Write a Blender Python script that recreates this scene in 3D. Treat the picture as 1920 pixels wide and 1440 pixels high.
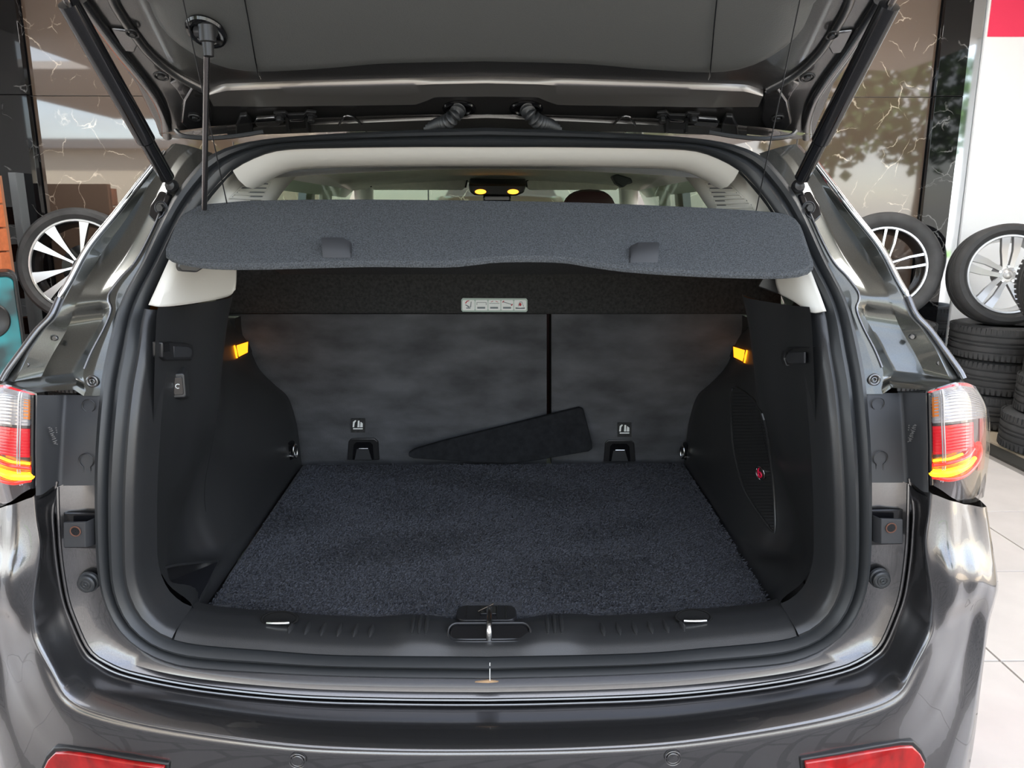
import bpy, bmesh, math, random
import numpy as np
from mathutils import Vector, Matrix, Euler
from mathutils.bvhtree import BVHTree
random.seed(7)
V = Vector
for o in list(bpy.data.objects): bpy.data.objects.remove(o)
scn = bpy.context.scene
col = scn.collection
# ------------------------------------------------------------------ camera
FPX, CX0, CY0 = 1442.0, 960.0, 720.0
PITCH, YAW = math.radians(12.4), math.radians(0.6)
CAM = V((0.034, -1.31, 1.45))
cd = bpy.data.cameras.new('camera'); cam = bpy.data.objects.new('camera', cd); col.objects.link(cam)
cd.sensor_fit = 'HORIZONTAL'; cd.sensor_width = 36.0; cd.lens = FPX / 1920.0 * 36.0; cd.clip_start = 0.02; cd.clip_end = 300
cam.location = CAM; cam.rotation_euler = (math.pi / 2 - PITCH, 0, -YAW)
scn.camera = cam
# ------------------------------------------------------------------ sky, sun, exposure
w = bpy.data.worlds.new('sky'); scn.world = w; w.use_nodes = True
wn = w.node_tree.nodes; wl = w.node_tree.links
bgn = wn['Background']
sky = wn.new('ShaderNodeTexSky'); sky.sky_type = 'NISHITA'; sky.sun_disc = False
sky.sun_elevation = math.radians(48); sky.sun_rotation = math.radians(60); sky.air_density = 1.0; sky.dust_density = 1.0; sky.ozone_density = 1.0
wtc = wn.new('ShaderNodeTexCoord'); wno = wn.new('ShaderNodeTexNoise'); wno.inputs['Scale'].default_value = 2.2; wno.inputs['Detail'].default_value = 7; wno.inputs['Roughness'].default_value = 0.6
wmp = wn.new('ShaderNodeMapping'); wmp.inputs['Scale'].default_value = (1, 1, 2.4); wl.new(wtc.outputs['Generated'], wmp.inputs['Vector']); wl.new(wmp.outputs['Vector'], wno.inputs['Vector'])
wmr = wn.new('ShaderNodeMapRange'); wmr.inputs[1].default_value = 0.36; wmr.inputs[2].default_value = 0.60; wmr.inputs[3].default_value = 0.30; wmr.inputs[4].default_value = 0.95; wl.new(wno.outputs['Fac'], wmr.inputs[0])
wmx = wn.new('ShaderNodeMix'); wmx.data_type = 'RGBA'; wmx.inputs['B'].default_value = (3.0, 3.0, 2.98, 1)      # scattered bright cloud
wl.new(wmr.outputs[0], wmx.inputs['Factor']); wl.new(sky.outputs['Color'], wmx.inputs['A'])
wl.new(wmx.outputs['Result'], bgn.inputs['Color']); bgn.inputs['Strength'].default_value = 0.58
sd = bpy.data.lights.new('sun', 'SUN'); sun = bpy.data.objects.new('sun', sd); col.objects.link(sun)
sd.energy = 11.0; sd.angle = math.radians(0.6); sd.color = (1.0, 0.93, 0.82)
sun.rotation_euler = V((-0.8, -0.5, -0.95)).to_track_quat('-Z', 'Y').to_euler()
scn.view_settings.view_transform = 'Standard'; scn.view_settings.look = 'None'
scn.view_settings.gamma = 1.0; scn.view_settings.use_curve_mapping = False
scn.view_settings.exposure = 1.05
# ------------------------------------------------------------------ pixel helpers (photo pixel -> point in the place)
_F = V((math.sin(YAW) * math.cos(PITCH), math.cos(YAW) * math.cos(PITCH), -math.sin(PITCH)))
_R = V((math.cos(YAW), -math.sin(YAW), 0)); _U = _R.cross(_F)
def ray(px, py): return _F + _R * ((px - CX0) / FPX) + _U * ((CY0 - py) / FPX)
def P(px, py, Y):
    d = ray(px, py); return CAM + d * ((Y - CAM.y) / d.y)
def PZ(px, py, z):
    d = ray(px, py); return CAM + d * ((z - CAM.z) / d.z)
def surf(px, py, yf, off=0.0):
    Y = 0.2
    for _ in range(14): Y = 0.5 * Y + 0.5 * (yf(P(px, py, Y).z) + off)
    return P(px, py, Y)
def lerp(a, b, t): return a + (b - a) * t
_AP = [(0.3, 0.0), (0.95, 0.0), (1.08, 0.025), (1.18, 0.065), (1.3, 0.13), (1.45, 0.225), (1.6, 0.325), (1.75, 0.42)]
def yap(z):
    if z <= _AP[0][0]: return _AP[0][1]
    for (a, b), (c, d) in zip(_AP, _AP[1:]):
        if z <= c: return lerp(b, d, (z - a) / (c - a))
    return _AP[-1][1]
def S(px, py, off=0.0): return surf(px, py, yap, off)
def yseat(z): return 1.02 - 0.17 * (z - 0.69)
def Q(px, py, off=0.0): return surf(px, py, yseat, off)
GH, GT = V((0, 0.375, 1.665)), V((0, -0.45, 2.03))
GTAN = (GT - GH).normalized(); GN = V((0, GTAN.z * -1, GTAN.y)).normalized()   # towards the ground / the viewer
if GN.z > 0: GN = -GN
def G(px, py, off=0.0):
    d = ray(px, py); p0 = GH + GN * off
    return CAM + d * ((p0 - CAM).dot(GN) / d.dot(GN))
def mx(p): return V((-p.x, p.y, p.z))
def ax(p): return V((abs(p.x), p.y, p.z))
# ------------------------------------------------------------------ curves and meshes
def cr(p0, p1, p2, p3, t):
    return 0.5 * ((2 * p1) + (p2 - p0) * t + (2 * p0 - 5 * p1 + 4 * p2 - p3) * t * t + (3 * p1 - p0 - 3 * p2 + p3) * t ** 3)
def crs(Pt, k, closed=False):
    n = len(Pt); out = []
    segs = n if closed else n - 1
    for i in range(segs):
        if closed: a, b, c, d = Pt[(i - 1) % n], Pt[i], Pt[(i + 1) % n], Pt[(i + 2) % n]
        else: a, b, c, d = (Pt[i - 1] if i else 2 * Pt[0] - Pt[1]), Pt[i], Pt[i + 1], (Pt[i + 2] if i + 2 < n else 2 * Pt[-1] - Pt[-2])
        for j in range(k): out.append(cr(a, b, c, d, j / k))
    if not closed: out.append(Pt[-1].copy())
    return out
def resample(Pt, n):
    L = [0]
    for a, b in zip(Pt, Pt[1:]): L.append(L[-1] + (b - a).length)
    out = []; j = 0
    for i in range(n):
        s = L[-1] * i / (n - 1)
        while j < len(L) - 2 and L[j + 1] < s: j += 1
        out.append(Pt[j].lerp(Pt[j + 1], min(1, max(0, (s - L[j]) / max(1e-9, L[j + 1] - L[j])))))
    return out
def spl(Pt, n, closed=False):
    c = crs(Pt, 12, closed)
    if closed: c = c + [c[0].copy()]
    r = resample(c, n + (1 if closed else 0))
    return r[:-1] if closed else r
def grid(rows, cu=False, cv=False):
    nr, nc = len(rows), len(rows[0]); Vt = [p for r in rows for p in r]; Fc = []
    for i in range(nr if cv else nr - 1):
        for j in range(nc if cu else nc - 1):
            a, b = i * nc + j, i * nc + (j + 1) % nc; c, d = ((i + 1) % nr) * nc + (j + 1) % nc, ((i + 1) % nr) * nc + j
            Fc.append((a, b, c, d))
    return Vt, Fc
def patch(rows, ku=4, kv=4):
    rr = [crs(r, ku) for r in rows]
    cols = [crs([r[j] for r in rr], kv) for j in range(len(rr[0]))]
    return grid([[c[i] for c in cols] for i in range(len(cols[0]))])
def patch_lin(rows, kv=4, e=0.12):              # straight across with small rounded folds, smooth along
    rr = []
    for r in rows:
        q = [r[0]]
        for i in range(1, len(r) - 1): q += [r[i].lerp(r[i - 1], e), r[i] * 0.9 + (r[i].lerp(r[i - 1], e) + r[i].lerp(r[i + 1], e)) * 0.05, r[i].lerp(r[i + 1], e)]
        rr.append(q + [r[-1]])
    cols = [crs([r[j] for r in rr], kv) for j in range(len(rr[0]))]
    return grid([[c[i] for c in cols] for i in range(len(cols[0]))])
def cat(*ms):
    Vt, Fc = [], []
    for v, f in ms:
        o = len(Vt); Vt += list(v); Fc += [tuple(i + o for i in q) for q in f]
    return Vt, Fc
def xf(m, M): return [M @ V(p) for p in m[0]], m[1]
def mirror(m): return [mx(p) for p in m[0]], [tuple(reversed(f)) for f in m[1]]
def tube(path, r, n=8, caps=True, closed=False):
    m = len(path); rs = r if isinstance(r, (list, tuple)) else [r] * m; rows = []; up = None
    for i in range(m):
        a = path[(i - 1) % m] if (i or closed) else path[0]; b = path[(i + 1) % m] if (i < m - 1 or closed) else path[-1]
        t = (b - a).normalized()
        if up is None: up = V((0, 0, 1)) if abs(t.z) < 0.9 else V((1, 0, 0))
        s = t.cross(up).normalized(); up = s.cross(t).normalized()
        rows.append([path[i] + (s * math.cos(2 * math.pi * k / n) + up * math.sin(2 * math.pi * k / n)) * rs[i] for k in range(n)])
    Vt, Fc = grid(rows, cu=True, cv=closed)
    if caps and not closed: Fc += [tuple(range(n - 1, -1, -1)), tuple((m - 1) * n + k for k in range(n))]
    return Vt, Fc
def prism(pts, vec):
    n = len(pts); Vt = list(pts) + [p + vec for p in pts]
    Fc = [tuple(range(n)), tuple(range(2 * n - 1, n - 1, -1))] + [(i, n + i, n + (i + 1) % n, (i + 1) % n) for i in range(n)]
    return Vt, Fc
def prism2(front, back):
    n = len(front); Vt = list(front) + list(back)
    return Vt, [tuple(range(n)), tuple(range(2 * n - 1, n - 1, -1))] + [(i, n + i, n + (i + 1) % n, (i + 1) % n) for i in range(n)]
def box(c, s, M=None):
    x, y, z = s[0] / 2, s[1] / 2, s[2] / 2; c = V(c)
    v = [V(q) for q in ((-x, -y, -z), (x, -y, -z), (x, y, -z), (-x, y, -z), (-x, -y, z), (x, -y, z), (x, y, z), (-x, y, z))]
    if M: v = [M @ q for q in v]
    return [c + q for q in v], [(0, 3, 2, 1), (4, 5, 6, 7), (0, 1, 5, 4), (1, 2, 6, 5), (2, 3, 7, 6), (3, 0, 4, 7)]
def lathe(prof, n=48, closed=False):            # profile (r, y): turned about the Y axis
    rows = [[V((r * math.cos(2 * math.pi * k / n), y, r * math.sin(2 * math.pi * k / n))) for k in range(n)] for r, y in prof]
    return grid(rows, cu=True, cv=closed)
def frame(o, n, up=V((0, 0, 1))):               # matrix: local -Y looks along n, Z up
    y = -n.normalized(); x = y.cross(up).normalized(); z = x.cross(y)
    return Matrix(((x.x, y.x, z.x, o.x), (x.y, y.y, z.y, o.y), (x.z, y.z, z.z, o.z), (0, 0, 0, 1)))
def disc(r, h, n=20, y0=0.0, bev=0.0):           # disc about Y, from y0 back to y0+h, its face to -Y
    b = bev or h * 0.2
    p = [(0.0005, y0), (r - b, y0), (r, y0 + b), (r, y0 + h)]
    return lathe(p, n)
def ring(R, r, n=28, k=8, y0=0):
    return lathe([(R + r * math.cos(2 * math.pi * i / k), y0 + r * math.sin(2 * math.pi * i / k)) for i in range(k)], n, closed=True)
def rrect(w2, h2, r, n=4):
    out = []
    for cx, cz, a0 in ((w2 - r, h2 - r, 0), (-w2 + r, h2 - r, 90), (-w2 + r, -h2 + r, 180), (w2 - r, -h2 + r, 270)):
        for i in range(n + 1):
            a = math.radians(a0 + 90 * i / n); out.append(V((cx + r * math.cos(a), 0, cz + r * math.sin(a))))
    return out
def obj(name, m, mat, parent=None, smooth=True, sharp=38, bevel=0, sub=0, solid=0):
    me = bpy.data.meshes.new(name); me.from_pydata([tuple(p) for p in m[0]], [], m[1]); me.validate()
    bm = bmesh.new(); bm.from_mesh(me); bmesh.ops.recalc_face_normals(bm, faces=bm.faces); bm.to_mesh(me); bm.free()
    if smooth:
        me.polygons.foreach_set('use_smooth', [True] * len(me.polygons))
        me.set_sharp_from_angle(angle=math.radians(sharp))
    me.materials.append(mat); me.update()
    o = bpy.data.objects.new(name, me); col.objects.link(o)
    if solid:
        q = o.modifiers.new('thickness', 'SOLIDIFY'); q.thickness = solid; q.offset = 0
    if bevel:
        q = o.modifiers.new('bevel', 'BEVEL'); q.width = bevel; q.segments = 3; q.limit_method = 'ANGLE'; q.angle_limit = math.radians(35)
    if sub:
        q = o.modifiers.new('sub', 'SUBSURF'); q.levels = sub; q.render_levels = sub
    if parent:
        o.parent = parent
        if parent.get('local'): o['local'] = 1
        else: o.matrix_parent_inverse = PM(parent).inverted()
    return o
def PM(o):
    M = Matrix.Translation(o.location) @ o.rotation_euler.to_matrix().to_4x4()
    if o.parent: M = PM(o.parent) @ o.matrix_parent_inverse @ M
    return M
def thing(name, loc, label, cat, group=None, rot=(0, 0, 0), local=False):
    o = bpy.data.objects.new(name, None); col.objects.link(o); o.location = loc; o.rotation_euler = rot; o.empty_display_size = 0.1
    o['label'] = label; o['category'] = cat
    if group: o['group'] = group
    if local: o['local'] = 1
    return o
def tag(o, label, cat, group=None):
    o['label'] = label; o['category'] = cat
    if group: o['group'] = group
    return o
def struct(o): o['kind'] = 'structure'; return o
# ------------------------------------------------------------------ materials
def mat(name, c, rough=0.5, metal=0.0, coat=0.0, coat_r=0.05, spec=0.5, emit=None, es=0.0, bump=None, var=None, ior=None, trans=0.0, alpha=None, sheen=0):
    m = bpy.data.materials.new(name); m.use_nodes = True; nt = m.node_tree; b = nt.nodes['Principled BSDF']
    b.inputs['Base Color'].default_value = (*c, 1); b.inputs['Roughness'].default_value = rough; b.inputs['Metallic'].default_value = metal
    b.inputs['Coat Weight'].default_value = coat; b.inputs['Coat Roughness'].default_value = coat_r; b.inputs['Specular IOR Level'].default_value = spec
    if ior: b.inputs['IOR'].default_value = ior
    if trans: b.inputs['Transmission Weight'].default_value = trans
    if sheen: b.inputs['Sheen Weight'].default_value = sheen; b.inputs['Sheen Roughness'].default_value = 0.4
    if emit: b.inputs['Emission Color'].default_value = (*emit, 1); b.inputs['Emission Strength'].default_value = es
    tc = nt.nodes.new('ShaderNodeTexCoord'); L = nt.links.new
    if var:                                    # (scale, amount, [stretch]) mottled colour
        n = nt.nodes.new('ShaderNodeTexNoise'); n.inputs['Scale'].default_value = var[0]; n.inputs['Detail'].default_value = 5
        src = tc.outputs['Object']
        if len(var) > 2:
            mp = nt.nodes.new('ShaderNodeMapping'); mp.inputs['Scale'].default_value = var[2]; L(src, mp.inputs['Vector']); src = mp.outputs['Vector']
        L(src, n.inputs['Vector'])
        mrg = nt.nodes.new('ShaderNodeMapRange'); mrg.inputs[1].default_value = 0.3; mrg.inputs[2].default_value = 0.7
        mrg.inputs[3].default_value = 1 - var[1]; mrg.inputs[4].default_value = 1 + var[1]; L(n.outputs['Fac'], mrg.inputs[0])
        mu = nt.nodes.new('ShaderNodeMix'); mu.data_type = 'RGBA'; mu.blend_type = 'MULTIPLY'; mu.inputs['Factor'].default_value = 1
        mu.inputs['A'].default_value = (*c, 1); L(mrg.outputs[0], mu.inputs['B']); L(mu.outputs['Result'], b.inputs['Base Color'])
    if bump:                                   # (scale, strength, distance)
        n = nt.nodes.new('ShaderNodeTexNoise'); n.inputs['Scale'].default_value = bump[0]; n.inputs['Detail'].default_value = 3
        L(tc.outputs['Object'], n.inputs['Vector'])
        bp = nt.nodes.new('ShaderNodeBump'); bp.inputs['Strength'].default_value = bump[1]; bp.inputs['Distance'].default_value = bump[2]
        L(n.outputs['Fac'], bp.inputs['Height']); L(bp.outputs['Normal'], b.inputs['Normal'])
    return m
PAINT = mat('grey_metallic_paint', (0.142, 0.140, 0.145), 0.26, 0.92, 1.0, 0.02, var=(900, 0.18))
PAINT_SHADE = mat('grey_paint_shaded', (0.082, 0.085, 0.078), 0.30, 0.88, 0.9, 0.04, var=(900, 0.18))  # same body paint, with the pillar's shade mixed into the colour
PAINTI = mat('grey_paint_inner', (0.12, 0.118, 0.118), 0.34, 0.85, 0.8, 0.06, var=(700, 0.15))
BAR_LIT = mat('grey_paint_lit_bar', (0.26, 0.245, 0.235), 0.34, 0.8, 1.0, 0.10)  # gate paint lightened for the bright ground reflected in the bar
BLACK = mat('matt_black_well', (0.004, 0.004, 0.004), 0.8, spec=0.2)
RUBBER = mat('seal_rubber', (0.022, 0.024, 0.026), 0.42, 0, 0, spec=0.6)
TRIM = mat('black_trim_plastic', (0.022, 0.0225, 0.0235), 0.36, spec=0.65, bump=(700, 0.25, 0.0008))
TRIMS = mat('smooth_black_plastic', (0.015, 0.015, 0.016), 0.35, spec=0.6)
GLOSS = mat('gloss_black_plastic', (0.006, 0.006, 0.007), 0.12, spec=0.6)
POCKET = mat('grey_black_plastic', (0.03, 0.031, 0.034), 0.5, bump=(300, 0.1, 0.0008))
LINER = mat('grey_liner', (0.10, 0.103, 0.099), 0.45, spec=0.5, bump=(420, 0.35, 0.0012))
BEIGE = mat('light_grey_trim', (0.72, 0.70, 0.64), 0.6, bump=(500, 0.1, 0.0006))
HEADL = mat('headliner_cloth', (0.72, 0.69, 0.61), 0.85, bump=(300, 0.2, 0.001), var=(40, 0.06))
CARPET = mat('charcoal_carpet', (0.030, 0.032, 0.037), 1.0, spec=0.1, bump=(420, 0.9, 0.004), var=(260, 0.6), sheen=0.15)
PILE = mat('carpet_pile', (0.062, 0.065, 0.075), 1.0, spec=0.15, var=(300, 0.5))
SHELFC = mat('grey_shelf_felt', (0.075, 0.08, 0.085), 1.0, spec=0.1, bump=(500, 0.8, 0.002), var=(420, 0.45))
SEATC = mat('seat_back_carpet', (0.075, 0.077, 0.082), 1.0, spec=0.1, bump=(200, 0.4, 0.003), var=(7, 0.35, (1, 1, 2.2)), sheen=0.15)
STRIPC = mat('seat_flap_carpet', (0.038, 0.038, 0.038), 1.0, spec=0.1, bump=(350, 0.5, 0.002), var=(120, 0.3))
WEDGEC = mat('wedge_carpet', (0.016, 0.017, 0.019), 1.0, spec=0.1, bump=(350, 0.5, 0.002), var=(60, 0.25))
STEEL = mat('bright_steel', (0.75, 0.75, 0.74), 0.18, 1.0)
CHROME = mat('chrome', (0.85, 0.85, 0.86), 0.06, 1.0)
ROD = mat('dark_chrome', (0.22, 0.2, 0.19), 0.2, 1.0)
DKSTEEL = mat('black_steel', (0.03, 0.03, 0.031), 0.35, 0.4)
BRASS = mat('stained_foam', (0.42, 0.27, 0.15), 0.8)
RUST = mat('rust_edge', (0.12, 0.05, 0.03), 0.8)
TYRE = mat('tyre_rubber', (0.05, 0.05, 0.051), 0.65, spec=0.4, bump=(120, 0.15, 0.002), var=(9, 0.3))
ALLOY = mat('machined_alloy', (0.78, 0.79, 0.8), 0.28, 0.85)
ALLOYS = mat('silver_painted_alloy', (0.6, 0.6, 0.6), 0.35, 0.7, 0.5)
ALLOYB = mat('black_alloy', (0.01, 0.01, 0.011), 0.25, coat=0.6)
WHITE = mat('white_print', (0.85, 0.88, 0.86), 0.5)
PALEG = mat('pale_green_sticker', (0.45, 0.56, 0.5), 0.5)
INKG = mat('grey_ink', (0.18, 0.22, 0.23), 0.6)
INKR = mat('red_ink', (0.5, 0.05, 0.06), 0.6)
CHALK = mat('chalk_mark', (0.16, 0.155, 0.15), 0.9)
RED = mat('red_print', (0.85, 0.03, 0.10), 0.5)
LOGOR = mat('red_logo', (0.7, 0.01, 0.06), 0.3)
AMBERL = mat('boot_lamp_glow', (0.7, 0.22, 0.01), 0.3, emit=(1.0, 0.30, 0.01), es=1.3)
AMBERG = mat('amber_lamp_glow', (0.9, 0.35, 0.02), 0.3, emit=(1.0, 0.36, 0.03), es=1.6)
TAILY = mat('tail_strip_glow', (1, 0.5, 0.02), 0.3, emit=(1.0, 0.36, 0.005), es=3.2)
TAILR = mat('tail_red_glow', (0.8, 0.01, 0.01), 0.2, emit=(1.0, 0.02, 0.01), es=1.1, coat=1)
LENSR = mat('red_lens', (0.55, 0.01, 0.02), 0.12, coat=1.0, emit=(1.0, 0.01, 0.02), es=0.12)
LENSW = mat('clear_lens_ribs', (0.5, 0.5, 0.51), 0.12, 0.4, coat=1.0)
LENSD = mat('smoke_lens', (0.10, 0.095, 0.095), 0.08, 0.3, coat=1.0)
LENSA = mat('amber_lens', (0.75, 0.22, 0.03), 0.15, coat=1.0)
REFL = mat('red_reflector', (0.36, 0.003, 0.004), 0.12, coat=1.0, var=(22, 0.35, (2, 1, 1)))
ORANGE = mat('orange_brick', (0.62, 0.17, 0.06), 0.75, var=(30, 0.12), bump=(90, 0.3, 0.003))
MORTAR = mat('mortar', (0.36, 0.16, 0.09), 0.9)
SEATR = mat('dark_red_leather', (0.035, 0.008, 0.010), 0.45)
def mat_glass(name, tint, refl=0.08):
    m = bpy.data.materials.new(name); m.use_nodes = True; nt = m.node_tree; nt.nodes.clear(); L = nt.links.new
    o = nt.nodes.new('ShaderNodeOutputMaterial'); t = nt.nodes.new('ShaderNodeBsdfTransparent'); g = nt.nodes.new('ShaderNodeBsdfGlossy')
    t.inputs['Color'].default_value = (*tint, 1); g.inputs['Roughness'].default_value = 0.02; mix = nt.nodes.new('ShaderNodeMixShader')
    f = nt.nodes.new('ShaderNodeFresnel'); ge = nt.nodes.new('ShaderNodeNewGeometry')
    ri = nt.nodes.new('ShaderNodeMapRange'); ri.inputs[3].default_value = 1.45; ri.inputs[4].default_value = 1 / 1.45      # same pane from either side
    L(ge.outputs['Backfacing'], ri.inputs[0]); L(ri.outputs[0], f.inputs['IOR'])
    L(f.outputs[0], mix.inputs[0]); L(t.outputs[0], mix.inputs[1]); L(g.outputs[0], mix.inputs[2]); L(mix.outputs[0], o.inputs['Surface'])
    return m
GLASS = mat_glass('green_tinted_glass', (0.62, 0.78, 0.66))
CLEAR = mat_glass('clear_lamp_cover', (0.95, 0.93, 0.93))
def mat_marble(name, base, vein, rough=0.03, ior=2.05, amount=0.93):
    m = bpy.data.materials.new(name); m.use_nodes = True; nt = m.node_tree; b = nt.nodes['Principled BSDF']; L = nt.links.new
    tc = nt.nodes.new('ShaderNodeTexCoord')
    n1 = nt.nodes.new('ShaderNodeTexNoise'); n1.inputs['Scale'].default_value = 1.7; n1.inputs['Detail'].default_value = 6
    L(tc.outputs['Object'], n1.inputs['Vector'])
    ad = nt.nodes.new('ShaderNodeMix'); ad.data_type = 'RGBA'; ad.blend_type = 'ADD'; ad.inputs['Factor'].default_value = 0.6
    L(tc.outputs['Object'], ad.inputs['A']); L(n1.outputs['Color'], ad.inputs['B'])
    vo = nt.nodes.new('ShaderNodeTexVoronoi'); vo.feature = 'DISTANCE_TO_EDGE'; vo.inputs['Scale'].default_value = 4.2; L(ad.outputs['Result'], vo.inputs['Vector'])
    n2 = nt.nodes.new('ShaderNodeTexNoise'); n2.inputs['Scale'].default_value = 5; n2.inputs['Detail'].default_value = 4; L(tc.outputs['Object'], n2.inputs['Vector'])
    r = nt.nodes.new('ShaderNodeMapRange'); r.inputs[1].default_value = 0.0; r.inputs[2].default_value = 0.020; r.inputs[3].default_value = 1; r.inputs[4].default_value = 0
    L(vo.outputs['Distance'], r.inputs[0])
    r2 = nt.nodes.new('ShaderNodeMapRange'); r2.inputs[1].default_value = 0.5; r2.inputs[2].default_value = 0.62; L(n2.outputs['Fac'], r2.inputs[0])
    mu = nt.nodes.new('ShaderNodeMath'); mu.operation = 'MULTIPLY'; L(r.outputs[0], mu.inputs[0]); L(r2.outputs[0], mu.inputs[1])
    mu2 = nt.nodes.new('ShaderNodeMath'); mu2.operation = 'MULTIPLY'; L(mu.outputs[0], mu2.inputs[0]); mu2.inputs[1].default_value = amount
    mx_ = nt.nodes.new('ShaderNodeMix'); mx_.data_type = 'RGBA'; mx_.inputs['A'].default_value = (*base, 1); mx_.inputs['B'].default_value = (*vein, 1)
    L(mu2.outputs[0], mx_.inputs['Factor']); L(mx_.outputs['Result'], b.inputs['Base Color'])
    b.inputs['Roughness'].default_value = rough; b.inputs['IOR'].default_value = ior
    return m
MARBLE = mat_marble('brown_marble', (0.095, 0.066, 0.050), (0.65, 0.55, 0.45))
MARBLK = mat_marble('black_marble', (0.006, 0.006, 0.007), (0.4, 0.4, 0.4), amount=0.5, ior=1.42)
MIRROR = mat('polished_metal_strip', (0.55, 0.58, 0.62), 0.04, 1.0)
WALLW = mat('white_wall', (0.86, 0.88, 0.9), 0.6)
GREYW = mat('grey_wall_trim', (0.16, 0.17, 0.18), 0.4)
TILE = mat('cream_floor_tile', (0.66, 0.61, 0.565), 0.18, var=(5, 0.05), spec=0.5)
GROUT = mat('tile_grout', (0.22, 0.2, 0.18), 0.9)
GRANITE = mat('speckled_granite', (0.05, 0.047, 0.042), 0.3, var=(220, 0.9))
CREAM = mat('cream_stone', (0.55, 0.46, 0.34), 0.5)
CEILM = mat('ceiling_paint', (0.5, 0.48, 0.46), 0.8)
# ================================================================== THE SETTING
WY = 4.6
def slab(name, c, s, m, parent=None, bevel=0.0): return obj(name, box(c, s), m, parent, smooth=False, bevel=bevel)
# floor: grout bed plus single tiles in view on the right and left of the car
fl = struct(slab('floor', (0, 2.175, -0.03), (11.0, 5.25, 0.04), GROUT))
tile_me = None
TS = 0.655
for i in range(-8, 9):
    for j in range(-3, 10):
        x, y = 1.684 - TS * 0.5 + TS * (i - 2), 0.975 + TS * 0.5 + TS * (j - 4)
        if y > 4.55 or y < -0.15 or x > 3.05 or x < -5.2: continue
        if tile_me is None:
            t = slab('tile', (0, 0, -0.006), (TS - 0.007, TS - 0.007, 0.012), TILE, fl, 0.0015); tile_me = t.data
        else:
            t = bpy.data.objects.new('tile', tile_me); col.objects.link(t); t.parent = fl
            t.matrix_parent_inverse = Matrix()
            q = t.modifiers.new('bevel', 'BEVEL'); q.width = 0.0015; q.segments = 2
        t.location = (x, y, 0.0)
trim1 = struct(slab('trim_1', (3.12, 1.6, -0.003), (0.13, 6.2, 0.016), GRANITE))
trim2 = struct(slab('trim_2', (4.3, 1.6, 0.0), (2.2, 6.2, 0.02), CREAM))
# back wall and its polished panels
wb = struct(slab('wall_back', (0, WY + 0.12, 1.7), (11, 0.2, 3.4), GREYW))
def panel(name, x0, x1, z0, z1, m, y=WY, t=0.03, par=wb): return slab(name, ((x0 + x1) / 2, y + t / 2, (z0 + z1) / 2), (x1 - x0 - 0.004, t, z1 - z0 - 0.004), m, par, 0.002)
ZJ = 2.29
for x0, x1 in ((-3.37, -1.95), (-1.946, -0.53), (-0.526, 0.9), (0.904, 2.2), (2.204, 3.16)):
    for z0, z1 in ((0.0, 1.12), (1.12, ZJ), (ZJ, 3.4)): panel('marble_panel', x0, x1, z0, z1, MARBLE)
for z0, z1 in ((0.0, ZJ), (ZJ, 3.4)): panel('black_panel', -3.9, -3.374, z0, z1, MARBLK, WY - 0.06, 0.09)
for z0, z1 in ((0.0, ZJ), (ZJ, 3.4)): panel('black_panel', 3.164, 3.37, z0, z1, MARBLK, WY - 0.05, 0.08)
panel('metal_strip', 3.372, 3.47, 0.0, 3.4, MIRROR, WY - 0.03, 0.06)
wr = panel('white_panel', 3.474, 5.5, 0.0, 3.4, WALLW, WY - 0.05, 0.08)
panel('red_block', 3.485, 5.0, 2.69, 3.2, RED, WY - 0.056, 0.006)
panel('grey_corner_strip', P(22, 430, 4.4).x, P(37, 430, 4.4).x, 0, 1.75, GREYW, WY - 0.16, 0.1)
wl_ = struct(slab('wall_left', (-5.45, 2.95, 1.7), (0.15, 3.5, 3.4), WALLW))
wr_ = struct(slab('wall_right', (5.5, 2.9, 1.7), (0.15, 3.6, 3.4), WALLW))
cl = struct(slab('ceiling', (0, 2.0, 3.46), (11.2, 5.6, 0.1), CEILM))
cl2 = struct(slab('canopy', (-4.6, -3.65, 3.46), (7.0, 5.7, 0.1), CEILM))
FILL_GLOW = mat('fill_panel_glow', (0.9, 0.9, 0.9), 0.5, emit=(1.0, 0.97, 0.92), es=15.0)  # fill panels added out of view to brighten the cabin and back wall
for lx, ly, wh in ((-3.2, 1.2, 'over the left of the showroom'), (3.2, 1.2, 'over the right of the showroom'), (-2.2, 3.6, 'before the marble on the left'), (2.2, 3.6, 'before the marble on the right'), (0.0, 4.1, 'before the nose of the car'), (0.0, 2.4, 'straight above the car roof')):
    lf = thing('ceiling_fill_light', (lx, ly, 3.41), 'added unseen square fill light ' + wh, 'light', 'added fill lights')
    obj('frame', cat(box((lx - 0.32, ly, 3.39), (0.04, 0.68, 0.04)), box((lx + 0.32, ly, 3.39), (0.04, 0.68, 0.04)), box((lx, ly - 0.32, 3.39), (0.6, 0.04, 0.04)), box((lx, ly + 0.32, 3.39), (0.6, 0.04, 0.04))), WALLW, lf, smooth=False)
    obj('diffuser', box((lx, ly, 3.395), (0.6, 0.6, 0.02)), FILL_GLOW, lf, smooth=False)
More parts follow.
